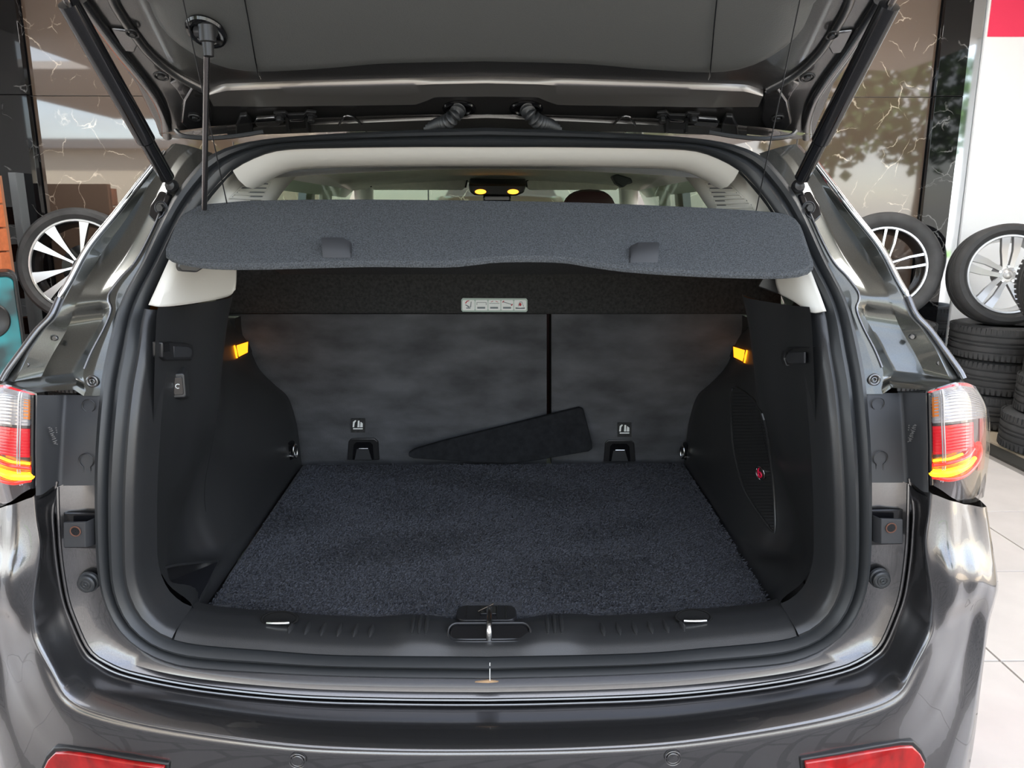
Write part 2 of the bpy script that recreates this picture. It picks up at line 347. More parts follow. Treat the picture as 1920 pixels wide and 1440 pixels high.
# brick pier at the left edge
PXR = P(21, 497, 3.78).x - 0.06
pier = thing('brick_pier', (PXR - 0.3, 3.9, 0), 'orange brick pier at the left edge above the loudspeaker', 'pier')
obj('pier_core', box((PXR - 0.33, 3.89, 0.85), (0.64, 0.06, 1.7)), MORTAR, pier, smooth=False)
bme = None
for r in range(11):
    for k in range(3):
        x = PXR - 0.116 - (2 - k) * 0.245 - (0.12 if r % 2 else 0)
        ob = obj('brick', box((0, 0, 0), (0.232, 0.1, 0.142)), ORANGE, pier, smooth=False, bevel=0.004) if bme is None else bpy.data.objects.new('brick', bme)
        if bme is None: bme = ob.data
        else:
            col.objects.link(ob); ob.parent = pier; ob.matrix_parent_inverse = PM(pier).inverted()
            q = ob.modifiers.new('bevel', 'BEVEL'); q.width = 0.004; q.segments = 2
        ob.location = (x, 3.83, 0.075 + 0.152 * r)
    if r % 2:
        hb = obj('brick', box((PXR - 0.0565, 3.83, 0.075 + 0.152 * r), (0.112, 0.1, 0.142)), ORANGE, pier, smooth=False, bevel=0.004)
# outdoors, behind the viewer: what the polished stone and the paint reflect
PAVE = mat('grey_pavers', (0.34, 0.32, 0.30), 0.8)
nt = PAVE.node_tree; bk = nt.nodes.new('ShaderNodeTexBrick'); tc = nt.nodes.new('ShaderNodeTexCoord'); mp = nt.nodes.new('ShaderNodeMapping')
mp.inputs['Rotation'].default_value = (0, 0, math.radians(45)); nt.links.new(tc.outputs['Object'], mp.inputs['Vector']); nt.links.new(mp.outputs['Vector'], bk.inputs['Vector'])
bk.inputs['Color1'].default_value = (0.30, 0.28, 0.265, 1); bk.inputs['Color2'].default_value = (0.22, 0.21, 0.20, 1); bk.inputs['Mortar'].default_value = (0.06, 0.055, 0.05, 1)
bk.inputs['Scale'].default_value = 2.3; bk.inputs['Mortar Size'].default_value = 0.03; nt.links.new(bk.outputs['Color'], nt.nodes['Principled BSDF'].inputs['Base Color'])
struct(slab('pavement', (0, -20.46, -0.04), (60, 40, 0.06), PAVE))
LAWN = mat('lawn', (0.10, 0.22, 0.03), 0.9, var=(3, 0.3))
o = slab('lawn', (12, -19, 0.0), (26, 4, 0.06), LAWN); o['kind'] = 'structure'
# ================================================================== THE CAR
car = thing('car', (0, 1.9, 0), 'dark grey metallic car with raised tailgate and empty carpeted boot', 'car')
NL = 90
def half(pts, fn=S): return [ax(fn(*p)) for p in pts]
def center(Pt):
    Pt = list(Pt); Pt[0] = V((0, Pt[0].y, Pt[0].z)); Pt[-1] = V((0, Pt[-1].y, Pt[-1].z)); return Pt
def loop(h): return h + [mx(p) for p in reversed(h[1:-1])]
L0 = spl(center(half([(907, 1268), (1100, 1263), (1280, 1255), (1447, 1243), (1513, 1227), (1563, 1197), (1597, 1160), (1620, 1108), (1630, 1040), (1632, 913), (1630, 830), (1623, 740), (1617, 687), (1600, 610), (1580, 550), (1547, 487), (1513, 411), (1487, 360), (1450, 312), (1423, 290), (1370, 270), (1280, 257), (1100, 246), (907, 239)])), NL)
L1 = spl(center(half([(907, 1234), (640, 1231), (500, 1222), (377, 1212), (320, 1200), (283, 1180), (253, 1147), (233, 1093), (229, 1020), (230, 913), (237, 800), (245, 727), (257, 660), (267, 593), (285, 545), (315, 490), (345, 430), (375, 385), (400, 354), (433, 319), (480, 294), (530, 281), (630, 277), (780, 275), (907, 275)])), NL)
def norm2(Pt, i):                                # inward normal of a half loop in the XZ plane
    a = Pt[max(0, i - 1)]; b = Pt[min(len(Pt) - 1, i + 1)]
    if i == 0: return V((0, 0, 1))
    if i == len(Pt) - 1: return V((0, 0, -1))
    t = V((b.x - a.x, 0, b.z - a.z)).normalized(); return V((-t.z, 0, t.x))
def inset(Pt, d, dy): return [p + norm2(Pt, i) * d + V((0, dy, 0)) for i, p in enumerate(Pt)]
def mixl(A, B, t, dy=0): return [a.lerp(b, t) + V((0, dy, 0)) for a, b in zip(A, B)]
L2 = inset(L1, 0.018, 0.006); L3 = inset(L1, 0.030, 0.075)
seal_rows = [mixl(L0, L1, 0.0, 0.012), mixl(L0, L1, 0.02, -0.006), mixl(L0, L1, 0.10, -0.016), mixl(L0, L1, 0.25, -0.020), mixl(L0, L1, 0.40, -0.013), mixl(L0, L1, 0.46, -0.002), mixl(L0, L1, 0.52, -0.004), mixl(L0, L1, 0.6, -0.014), mixl(L0, L1, 0.75, -0.018), mixl(L0, L1, 0.9, -0.010), mixl(L0, L1, 1.0, 0.0), mixl(L0, L1, 1.03, 0.02)]
seal = obj('weather_seal', grid([loop(r) for r in seal_rows], cu=True), RUBBER, car)
obj('seal_joint', tube([V((0.006, L1[0].y - 0.012, L1[0].z - 0.002)), V((0.006, -0.0205, lerp(L1[0].z, L0[0].z, 0.6))), V((0.006, -0.021, L0[0].z + 0.004))], 0.0008, 6), WHITE, seal)
obj('foam_stain', prism([V((x, -0.0225 + abs(x) * 0.03, L0[0].z + z)) for x, z in ((-0.022, 0.0015), (0.004, 0.0055), (0.022, 0.002), (0.004, 0.0005))], V((0, 0.004, 0))), BRASS, seal)
ZT = 1.272                                       # where the black boot trim meets the pale pillar trim
nb = next(i for i, p in enumerate(L1) if p.z > ZT)
LT = [L1, mixl(L1, L2, 0.3, -0.003), mixl(L1, L2, 0.75, -0.001), [p + V((0, 0.006, 0)) for p in L2], mixl(L2, L3, 0.35, 0.004), L3]
n0 = next(i for i, p in enumerate(L1) if p.x > 0.575)
for s in (-1, 1):
    m = grid([r[n0:nb + 1] for r in LT]); obj('opening_trim', m if s > 0 else mirror(m), TRIM, car)
# ---- sill trim with ribs, striker well and tie-down slots
sx = 0.585
def sill_base(x):
    for a, b in zip(L1, L1[1:]):
        if a.x <= x <= b.x: return lerp(a.z, b.z, (x - a.x) / max(1e-6, b.x - a.x))
    return L1[0].z
def sill_pt(x, v):                               # v 0 at the seal, 1 at the carpet
    zf, yf = sill_base(abs(x)), L1[0].y; edge = 0.0
    prof = [(0.0, 0.0, 0.0), (0.25, 0.016, 0.012), (0.5, 0.040, 0.022), (0.75, 0.075, 0.029), (1.0, 0.112, 0.024)]
    for a, b in zip(prof, prof[1:]):
        if v <= b[0]: t = (v - a[0]) / (b[0] - a[0]); y = lerp(a[1], b[1], t); z = lerp(a[2], b[2], t); break
    hump = 0.008 * math.exp(-((abs(x) - 0.125) / 0.05) ** 4) * math.sin(math.pi * min(1, v))
    dip = -0.010 * max(0, min(1, (abs(x) - 0.17) / 0.05)) * max(0, (v - 0.4))
    ctr = -0.013 * math.exp(-(x / 0.095) ** 4) * max(0, v - 0.3) / 0.7
    return V((x, yf + y, zf + z + hump + dip + edge + ctr + 0.003))
xs = [-sx + 2 * sx * i / 90 for i in range(91)]
sill = obj('sill_trim', grid([[sill_pt(x, v / 14) for x in xs] for v in range(15)]), TRIM, car)
for s in (-1, 1):
    for k in range(3):
        x = s * (0.118 + 0.0135 * k)
        obj('sill_rib', tube([sill_pt(x + s * 0.002 * (v - 0.6), v) + V((0, 0, 0.0005)) for v in (0.42, 0.55, 0.7, 0.85, 0.97)], [0.002, 0.0042, 0.0045, 0.0042, 0.002], 8), TRIM, sill)
    for k in range(6):
        x = s * (0.225 + 0.031 * k)
        obj('sill_rib', tube([sill_pt(x + s * 0.006 * (0.6 - v), v) for v in (0.42, 0.52, 0.62, 0.72)], [0.0015, 0.0055, 0.0055, 0.0015], 8), TRIM, sill)
    # tie-down slot
    c = sill_pt(s * 0.405, 0.62)
    slot = obj('tie_down_slot', xf(cat(disc(0.03, 0.004, 24), ring(0.03, 0.003, 24)), Matrix.Translation(c + V((0, 0.006, 0.007))) @ Matrix.Rotation(math.radians(-50), 4, 'X') @ Matrix.Diagonal((1.15, 1, 0.5, 1))), BLACK, sill)
    obj('tie_down_ring', tube([c + V((x, -0.006 - 0.002 * math.cos(x * 60), 0.006)) for x in (-0.022, -0.012, 0, 0.012, 0.022)], 0.003, 8), STEEL, slot)
c = sill_pt(0.004, 0.55)
well = obj('striker_well', xf(prism2([p * 1.0 for p in rrect(0.078, 0.017, 0.015, 5)], [p + V((0, 0.02, 0)) for p in rrect(0.070, 0.012, 0.011, 5)]), Matrix.Translation(c + V((0, -0.004, 0.007))) @ Matrix.Rotation(math.radians(-55), 4, 'X')), GLOSS, sill, bevel=0.004)
obj('well_rim', xf(tube(rrect(0.080, 0.019, 0.017, 6), 0.0025, 8, closed=True), Matrix.Translation(c + V((0, -0.004, 0.007))) @ Matrix.Rotation(math.radians(-55), 4, 'X')), TRIMS, sill)
obj('striker_loop', tube(crs([c + V((0, -0.016, -0.002)), c + V((0, -0.018, 0.018)), c + V((0, 0.0, 0.03)), c + V((0, 0.035, 0.034)), c + V((0, 0.05, 0.026))], 5), 0.0055, 12), STEEL, sill)
# ---- painted flange around the lower opening
G1 = spl(center(half([(907, 1310), (1100, 1306), (1280, 1297), (1447, 1277), (1563, 1253), (1613, 1233), (1647, 1207), (1673, 1150), (1687, 1103), (1697, 1027), (1700, 960), (1701, 905)]) + [V((0, 0, 0))])[:-1], 70)
G1[0].x = 0
iF = next(i for i, p in enumerate(L0) if p.z > G1[-1].z - 0.003)
L0f = resample(L0[:iF + 1], 70)
fr = [[p + V((0, 0.008, 0)) for p in L0f], mixl(L0f, G1, 0.35, 0.012), mixl(L0f, G1, 0.8, 0.006), mixl(L0f, G1, 0.94, -0.004), mixl(G1, G1, 0, -0.006), [p + V((0, 0.03, 0)) - norm2(G1, i) * 0.004 for i, p in enumerate(G1)]]
fr = [r + [] for r in fr]
gbead = obj('flange_bead', tube([mx(p) - V((0, 0.004, 0)) for p in reversed(G1[1:])] + [p - V((0, 0.004, 0)) for p in G1], 0.0035, 8), PAINT, car)
flange = obj('rear_flange', grid([[mx(p) for p in reversed(r[1:])] + r for r in fr]), PAINT, car)
for s in (1, -1):
    def sd_(pts, fn=S): return [p if s > 0 else mx(p) for p in half(pts, fn)]
    # hook bracket: recess and square plate with a hole
    rec = sd_([(1634, 958, -0.003), (1692, 957, -0.003), (1692, 1020, -0.003), (1634, 1022, -0.003)])
    hk = obj('tow_bracket', prism(rec, V((0, 0.006, 0))), GLOSS, flange, smooth=False)
    pl = sd_([(1652, 973, -0.022), (1693, 974, -0.022), (1693, 1020, -0.022), (1652, 1020, -0.022)])
    obj('bracket_plate', prism(pl, V((0, 0.006, 0))), POCKET, hk, smooth=False, bevel=0.0015)
    pl2 = sd_([(1637, 966, -0.006), (1652, 973, -0.022), (1652, 1020, -0.022), (1637, 1016, -0.006)])
    obj('bracket_side', prism(pl2, V((0, 0.004, 0))), POCKET, hk, smooth=False, bevel=0.001)
    c = sd_([(1671, 990, -0.0235)])[0]
    obj('bracket_hole', xf(disc(0.0085, 0.003, 20), Matrix.Translation(c)), GLOSS, hk)
    obj('hole_rim', xf(ring(0.0088, 0.0012, 24), Matrix.Translation(c)), RUST, hk)
    c = sd_([(1650, 1085, -0.004)])[0]
    bf = obj('rubber_buffer', xf(lathe([(0.0005, -0.010), (0.0135, -0.010), (0.016, -0.008), (0.0165, -0.002), (0.019, 0.0), (0.019, 0.006)], 32), Matrix.Translation(c)), RUBBER, flange)
    obj('buffer_ring', xf(cat(ring(0.0085, 0.0012, 24, y0=-0.0105), ring(0.003, 0.0015, 16, y0=-0.0105)), Matrix.Translation(c)), RUBBER, bf)
# ---- bumper: inner wall, crease, face
st = [  # px, py, Y for: crease K, then outwards
 [(907, 1403, -.12), (907, 1425, -.126), (907, 1560, -.12), (907, 1800, -.06)],
 [(1100, 1399, -.119), (1100, 1422, -.125), (1100, 1556, -.118), (1100, 1790, -.06)],
 [(1280, 1387, -.115), (1281, 1412, -.121), (1285, 1545, -.112), (1285, 1780, -.055)],
 [(1480, 1357, -.102), (1486, 1384, -.108), (1500, 1520, -.095), (1502, 1750, -.035)],
 [(1613, 1327, -.088), (1624, 1352, -.094), (1650, 1470, -.07), (1665, 1700, -.01)],
 [(1680, 1297, -.078), (1696, 1318, -.083), (1735, 1410, -.05), (1760, 1640, .01)],
 [(1712, 1247, -.072), (1732, 1260, -.073), (1782, 1320, -.035), (1806, 1450, .03)],
 [(1743, 1190, -.066), (1764, 1196, -.054), (1812, 1222, -.012), (1828, 1260, .03)],
 [(1747, 1152, -.063), (1775, 1163, -.060), (1824, 1152, -.022), (1840, 1162, .03)],
 [(1746, 1122, -.061), (1785, 1126, -.078), (1838, 1114, -.050), (1850, 1118, .03)],
 [(1738, 1067, -.057), (1785, 1075, -.084), (1842, 1080, -.055), (1857, 1085, .03)],
 [(1734, 1017, -.052), (1780, 1022, -.066), (1830, 1022, -.03), (1850, 1025, .03)],
 [(1741, 965, -.047), (1780, 975, -.056), (1822, 975, -.02), (1842, 972, .03)],
 [(1745, 924, -.044), (1780, 938, -.052), (1814, 946, -.02), (1838, 938, .03)]]
bst = []
g2 = resample(G1, len(st))
def side_x(z): return 0.955 if z < 1.0 else 0.955 - 0.36 * ((z - 1.0) / 0.65) ** 1.15
for i, r in enumerate(st):
    q = [ax(P(*p)) for p in r]
    if i == 0:
        for p in q: p.x = 0
    # bumper-side foot of the gutter wall: nearest point of the flange edge, a little outside and deep
    k = min(range(len(G1)), key=lambda j: (G1[j].x - q[0].x) ** 2 + (G1[j].z - q[0].z) ** 2) if i else 0
    g = G1[k]; nn = norm2(G1, k)
    foot = g - nn * 0.0075 + V((0, 0.028, 0)); lip = g - nn * 0.010 + V((0, -0.001, 0))
    top_ = max(0.0, min(1.0, (1.0 - abs(nn.x)) * 1.6))
    e = q[-1]; back = V((max(e.x, min(side_x(e.z), e.x + 0.01)), 0.42, e.z))
    bst.append([foot, lip, lip.lerp(q[0], 0.35) + V((0, 0.004, 0.002 + 0.004 * top_)), lip.lerp(q[0], 0.70) + V((0, 0.003, 0.009 * top_)), q[0], q[0].lerp(q[1], 0.3) + V((0, -0.002, 0)), q[1], q[1].lerp(q[2], 0.45), q[2], q[3], back])
full = [[mx(p) for p in r] for r in reversed(bst[1:])] + bst
bumper = obj('rear_bumper', patch(full, 4, 5), PAINT, car, sharp=60)
obj('bumper_lip', tube(crs([r[1] - V((0, 0.003, 0)) for r in full], 6), 0.0030, 8), PAINT, car)
# lower black cladding under the bumper
cr_ = [[bst[i][9], bst[i][9] + V((0.0 if i == 0 else 0.004, -0.01, -0.02)), bst[i][9] + V((0, 0.02, -0.16)), bst[i][9] + V((0, 0.12, -0.24))] for i in range(0, 7)]
fullc = [[mx(p) for p in r] for r in reversed(cr_[1:])] + cr_
obj('lower_cladding', patch(fullc, 3, 4), TRIM, car)
for s in (1, -1):
    f = lambda p: p if s > 0 else mx(p)
    out = [(1510, 1431, -.115), (1580, 1420, -.108), (1647, 1408, -.095), (1690, 1401, -.083), (1712, 1401, -.077), (1727, 1415, -.072), (1736, 1432, -.069), (1728, 1470, -.068), (1690, 1495, -.075), (1600, 1510, -.095), (1520, 1505, -.108)]
    a = [f(ax(P(x, y, Y))) for x, y, Y in out]
    rb = obj('reflector_bezel', prism([p + V((0, 0.006, 0)) for p in [f(ax(P(1625 + (x - 1625) * 1.06, 1455 + (y - 1455) * 1.13, Y))) for x, y, Y in out]], V((0, 0.03, 0))), TRIMS, bumper, bevel=0.003)
    obj('red_reflector', prism(a, V((0, 0.02, 0))), REFL, bumper, bevel=0.003)
    sc = f(ax(P(1262, 1422, -.126)))
    sen = obj('parking_sensor', xf(cat(disc(0.0095, 0.004, 28, -0.0005, 0.0008), ring(0.0140, 0.0010, 32)), Matrix.Translation(sc)), PAINT, bumper)
    obj('sensor_ring', xf(ring(0.0100, 0.0009, 32), Matrix.Translation(sc)), PAINT, sen)
# ---- D-pillar: flange, channel and pocket beside the seal
rows = [
 [(1423, 288, 0), (1435, 284, 0), (1448, 280, 0), (1462, 276, .01), (1478, 272, .012), (1492, 270, .012), (1500, 272, .03)],
 [(1450, 312, 0), (1462, 308, 0), (1474, 304, 0), (1490, 300, .012), (1503, 297, .014), (1514, 296, .014), (1522, 298, .03)],
 [(1487, 360, 0), (1495, 358, 0), (1503, 356, 0), (1520, 352, .016), (1540, 347, .020), (1550, 345, .012), (1556, 348, .03)],
 [(1513, 411, 0), (1518, 413, -.002), (1525, 415, -.002), (1545, 408, .022), (1575, 400, .030), (1590, 398, .012), (1598, 401, .03)],
 [(1547, 487, 0), (1552, 486, -.003), (1560, 486, -.003), (1582, 478, .022), (1622, 468, .034), (1642, 463, .012), (1652, 467, .03)],
 [(1572, 535, 0), (1588, 533, -.004), (1600, 532, -.004), (1618, 532, .008), (1655, 527, .018), (1673, 522, .010), (1683, 527, .03)],
 [(1583, 560, 0), (1597, 558, -.005), (1611, 557, -.005), (1628, 560, -.002), (1668, 562, .008), (1691, 557, .008), (1702, 560, .03)],
 [(1590, 582, 0), (1597, 581, -.005), (1606, 579, -.005), (1620, 588, .020), (1680, 596, .030), (1706, 592, .010), (1717, 593, .03)],
 [(1600, 612, 0), (1608, 612, -.004), (1618, 612, -.004), (1634, 616, .030), (1692, 622, .040), (1728, 616, .012), (1740, 619, .03)],
 [(1610, 655, 0), (1625, 655, -.004), (1640, 655, -.004), (1656, 657, .030), (1715, 662, .042), (1755, 656, .012), (1768, 657, .03)],
 [(1617, 687, 0), (1636, 688, -.004), (1654, 689, -.004), (1672, 688, .030), (1732, 696, .045), (1778, 704, .020), (1796, 696, .03)],
 [(1619, 700, 0), (1638, 702, -.004), (1656, 704, -.004), (1676, 700, .025), (1736, 708, .035), (1788, 715, .010), (1806, 712, .02)],
 [(1621, 722, 0), (1636, 724, -.003), (1652, 726, -.003), (1668, 714, -.010), (1736, 720, -.020), (1791, 726, -.030), (1808, 719, -.015)],
 [(1623, 739, 0), (1640, 739, -.002), (1655, 739, -.002), (1672, 727, -.016), (1722, 730, -.04), (1752, 734, -.052), (1800, 724, -.03)]]
DP = [[ax(S(*p)) for p in r] for r in rows]
for s in (1, -1):
    m = patch_lin(DP, 5)
    pil = obj('pillar_panel', m if s > 0 else mirror(m), PAINT_SHADE, car, sharp=32)
    f = (lambda p: p) if s > 0 else mx
    # crease bead between flange and pocket
    obj('panel_bead', tube(spl([f(ax(S(x, y, o - 0.001))) for x, y, o in [(1503, 356, 0), (1525, 415, -.002), (1560, 486, -.003), (1588, 518, -.004), (1608, 545, -.005), (1611, 562, -.005), (1606, 579, -.005), (1618, 612, -.004), (1640, 655, -.004), (1654, 689, -.004)]], 60), 0.0022, 8), PAINT, pil)
    # bright moulding along the outer edge
    obj('bright_moulding', tube(spl([f(ax(S(x, y, 0.018))) for x, y in [(1512, 284), (1530, 306), (1560, 345), (1600, 398), (1652, 464), (1684, 524), (1703, 556)]], 40), [0.003] + [0.0055] * 38 + [0.003], 10), CHROME, pil)
    obj('edge_roll', tube(spl([f(ax(S(x, y, 0.022))) for x, y in [(1702, 557), (1717, 590), (1741, 616), (1769, 654), (1797, 693), (1806, 710)]], 30), 0.0065, 10), PAINT, pil)
    # strut bracket at the top
    br = [(1496, 366, -.004), (1520, 358, -.004), (1538, 385, -.004), (1541, 405, -.004), (1528, 418, -.004), (1512, 405, -.004)]
    b0 = obj('strut_bracket', prism([f(ax(S(*p))) for p in br], V((0, 0.02, 0))), GLOSS, pil, bevel=0.004)
    c = f(ax(S(1516, 390, -0.008)))
    obj('bracket_bolt', xf(cat(lathe([(0.0005, -0.009), (0.007, -0.009), (0.0078, -0.007), (0.0078, 0), (0.012, 0.0), (0.012, 0.004)], 6), ring(0.012, 0.0016, 20)), Matrix.Translation(c)), DKSTEEL, b0)
    obj('bracket_stud', xf(lathe([(0.0005, -0.013), (0.006, -0.012), (0.009, -0.004), (0.014, 0.002)], 16), Matrix.Translation(f(ax(S(1497, 350, -0.012))))), DKSTEEL, b0)
    # bolts and plate edge in the pocket
    for x, y, r in ((1711, 632, 0.005), (1762, 681, 0.005)):
        obj('pocket_rivet', xf(disc(r, 0.006, 14), Matrix.Translation(f(ax(S(x, y, .022))))), PAINTI, pil)
    obj('weld_ring', xf(cat(ring(0.009, 0.003, 20), ring(0.004, 0.002, 14)), Matrix.Translation(f(ax(S(1639, 712, -0.005))))), PAINTI, pil)
    # hinge-side body corner to the roof, and the flank behind the pillar
    wrap = []
    for r in DP:
        d = r[-1]; X = side_x(d.z)
        wrap.append([d, V((lerp(d.x, X, 0.35), d.y + 0.05, d.z - 0.004)), V((lerp(d.x, X, 0.75), d.y + 0.17, d.z - 0.004)), V((X, d.y + 0.4, d.z - 0.004)), V((X, 0.95, d.z - 0.004))])
    m = patch(wrap, 4, 4)
    obj('quarter_panel', m if s > 0 else mirror(m), PAINT, car, sharp=60)
    m = patch([[V((side_x(z) + (0.0 if z > 0.5 else -0.03), y, z)) for y in (0.40, 0.9, 1.6, 2.4, 3.2, 3.7)] for z in (1.16, 1.02, 0.85, 0.65, 0.48, 0.32)], 2, 3)
    obj('body_side', m if s > 0 else mirror(m), PAINT, car)
    m = patch([[V((side_x(z) - 0.004, y, z)) for y in (0.95, 1.6, 2.3 + (1.55 - z) * 0.8)] for z in (1.56, 1.4, 1.16)], 2, 2)
    obj('side_glass', m if s > 0 else mirror(m), GLASS, car)
    # lamp pocket of black plastic
    lp = []
    for y in (737, 760, 790, 820, 850, 880, 905):
        b = 1690 + (y - 737) * 0.06
        lp.append([ax(S(1624 + (y - 737) * 0.05, y, 0.004)), ax(S(1630, y, 0.001)), ax(S(b - 12, y, 0.0)), ax(S(b, y, -0.002)), ax(S(b + 9, y, -0.012)), ax(S(1728, y + (y - 737) * 0.09, -0.040)), ax(S(1741, y + (y - 737) * 0.11, -0.052))])
    m = patch(lp, 4, 3)
    lpk = obj('lamp_pocket', m if s > 0 else mirror(m), POCKET, car)
    for x, y, R in ((1646, 757, 0.0115), (1651, 859, 0.0130)):
        c = S(x, y, -0.0032)
        pts = [V((c.x + R * math.sin(a), c.y, c.z + R * math.cos(a))) for a in [math.radians(t) for t in range(-150, 151, 15)]]
        pts += [V((c.x + R * 0.5, c.y, c.z - R * 2.0)), V((c.x - R * 0.5, c.y, c.z - R * 2.0))]
        pts = [f(ax(p)) for p in pts]
        obj('keyhole_plug', tube(pts, 0.0009, 6, closed=True), TRIMS, lpk)
    # scribbled paint-mark
    c = f(ax(S(1712, 812, -0.030)))
    d1 = (f(ax(S(1726, 812, -0.041))) - c).normalized()
    for k in range(7):
        pa = [c + d1 * (0.004 * math.sin(k * 2.1 + j * 1.9) - 0.001 * k) + V((0, -0.0015, 0.016 - 0.0048 * k - 0.0013 * j)) for j in range(4)]
        obj('chalk_mark', tube(pa, 0.0006, 5), CHALK, lpk)
    for k in range(3):
        obj('chalk_mark', xf(disc(0.0011, 0.001, 8), Matrix.Translation(c - d1 * 0.009 + V((0, -0.001, 0.014 - 0.004 * k)))), CHALK, lpk)
    # bright painted shoulder under the lamp pocket
    m = patch([[ax(S(1701, 905, -0.004)), ax(S(1716, 920, -0.02)), ax(S(1742, 934, -0.045))], [ax(S(1702, 935, 0.0)), ax(S(1718, 945, -.01)), ax(S(1741, 962, -0.044))], [ax(S(1703, 962, 0.004)), ax(S(1718, 970, 0.0)), ax(S(1738, 985, -0.04))]], 4, 4)
    obj('shoulder_panel', m if s > 0 else mirror(m), PAINT, car)
    # ---- tail lamp
    LG = [[(1742, 736, -.055), (1770, 727, -.065), (1800, 719, -.05), (1824, 722, -.01), (1836, 736, .05)],
          [(1742, 748, -.056), (1774, 742, -.070), (1808, 738, -.056), (1838, 748, -.012), (1849, 760, .05)],
          [(1743, 790, -.058), (1776, 788, -.076), (1812, 784, -.062), (1842, 781, -.015), (1853, 781, .05)],
          [(1744, 838, -.060), (1778, 836, -.080), (1814, 830, -.066), (1842, 826, -.018), (1854, 824, .05)],
          [(1744, 880, -.060), (1778, 880, -.080), (1814, 876, -.066), (1840, 870, -.018), (1851, 868, .05)],
          [(1745, 908, -.058), (1770, 922, -.074), (1798, 940, -.060), (1826, 940, -.015), (1842, 930, .05)]]
    ctrl = [[f(ax(P(*p))) for p in r] for r in LG]
    KU, KV = 8, 8
    rr = [crs(r, KU) for r in ctrl]; cols_ = [crs([r[j] for r in rr], KV) for j in range(len(rr[0]))]
    gl = [[c[i] for c in cols_] for i in range(len(cols_[0]))]           # rows down, columns outwards
    lamp = obj('tail_lamp', grid([[p + V((0, 0.010, 0)) for p in r] for r in gl]), LENSD, car)
    nr, ncol = len(gl), len(gl[0])
    def seg(name, i0, i1, j0, j1, m, dy=0.006): return obj(name, grid([[p + V((0, dy, 0)) for p in r[j0:j1 + 1]] for r in gl[i0:i1 + 1]]), m, lamp)
    seg('clear_section', 2, 17, 1, ncol - 1, LENSW); seg('red_top_edge', 0, 3, 0, ncol - 1, LENSR, 0.004)
    seg('red_section', 18, 27, 0, 20, LENSR); seg('red_outer_section', 15, 34, 24, ncol - 1, LENSR, 0.008)
    seg('amber_section', 8, 15, 1, 5, LENSA, 0.0045)
    for k in range(3, 17): obj('lens_rib', tube([p + V((0, 0.004, 0)) for p in gl[k][3:]], 0.0011, 6), LENSW, lamp)
    for k in range(19, 27): obj('lens_rib', tube([p + V((0, 0.004, 0)) for p in gl[k][:20]], 0.0009, 5), LENSR, lamp)
    for j in (6, 7): obj('lens_prism', tube([gl[i][j] + V((0, 0.003, 0)) for i in range(3, nr - 3)], 0.0012, 6), LENSW, lamp)
    def strip(name, ipath, r, m): return obj(name, tube(spl([gl[int(i)][int(j)].lerp(gl[min(nr - 1, int(i) + 1)][int(j)], i % 1) + V((0, 0.003, 0)) for i, j in ipath], 40), r, 10), m, lamp)
    strip('light_strip', [(33.8, 1), (33.8, 4), (33.2, 10), (31.9, 16), (30.0, 20)], [0.0068] * 14 + [0.0068 - 0.0035 * k / 26 for k in range(26)], TAILY)
    strip('red_light_line', [(35.6, 1), (35.4, 4), (35.4, 10), (34.0, 16), (31.6, 21), (28.4, 23), (25, 22.5)], 0.0045, TAILR)
    strip('red_light_line', [(30.6, 1), (30.4, 4), (29.9, 10), (28.8, 16), (26.6, 19)], 0.0042, TAILR)
    strip('amber_light_line', [(29.0, 1), (28.8, 4), (28.6, 9), (27.8, 14)], 0.0022, TAILY)
    obj('clear_cover', grid([[p + V((0, -0.004, 0)) for p in r] for r in gl]), CLEAR, lamp)
    obj('lamp_edge', tube([r[0] + V((0, -0.001, 0)) for r in gl], 0.004, 8), GLOSS, lamp)
# ---- boot floor, side trims
def floor_z(y): return lerp(0.650, 0.688, (y - 0.11) / 0.9)
def edge_x(y): return lerp(0.60, 0.606, (y - 0.11) / 0.9)
colsW = [
 (0.075, [(296, 577), (293, 600), (290, 680), (288, 780), (286, 880), (285, 970), (290, 1040), (315, 1095), (362, 1138)]),
 (0.21, [(345, 573), (346, 610), (343, 690), (337, 780), (326, 870), (316, 950), (313, 1010), (322, 1052), (370, 1090)]),
 (0.31, [(420, 561), (408, 610), (398, 690), (388, 770), (366, 850), (345, 925), (335, 985), (352, 1040), (402, 1062)]),
 (0.36, [(436, 554), (425, 605), (416, 680), (405, 765), (381, 850), (362, 915), (360, 975), (385, 1032), (420, 1050)]),
 (0.41, [(432, 556), (423, 607), (416, 681), (412, 762), (400, 848), (392, 912), (398, 968), (418, 1015), (438, 1030)]),
 (0.52, [(400, 570), (402, 622), (410, 682), (425, 760), (438, 840), (446, 900), (455, 945), (466, 985), (474, 1000)]),
 (0.74, [(420, 590), (428, 625), (445, 675), (480, 725), (497, 780), (506, 830), (512, 870), (517, 905), (522, 925)]),
 (0.90, [(430, 600), (452, 634), (474, 682), (508, 722), (530, 752), (543, 795), (549, 830), (552, 862), (555, 880)]),
 (0.98, [(438, 604), (466, 640), (486, 690), (516, 722), (540, 745), (555, 790), (561, 830), (564, 858), (566, 872)])]
WG = []
for Y, pts in colsW:
    c = [ax(P(x, y, Y)) for x, y in pts]
    WG.append(c + [V((edge_x(Y) - 0.002, Y, floor_z(Y) - 0.012))])
wall_m = patch(WG, 5, 5)
wallL = obj('boot_side_trim', mirror(wall_m), TRIM, car, sharp=80); wallR = obj('boot_side_trim', wall_m, TRIM, car, sharp=80)
nrw = [9 * 0]  # grid rows: (len(WG)-1)*5+1 columns of depth, each (len(col)-1)*5+1 down
ND = (len(WG[0]) - 1) * 5 + 1
def wv(i, j): return V(wall_m[0][i * ND + j])
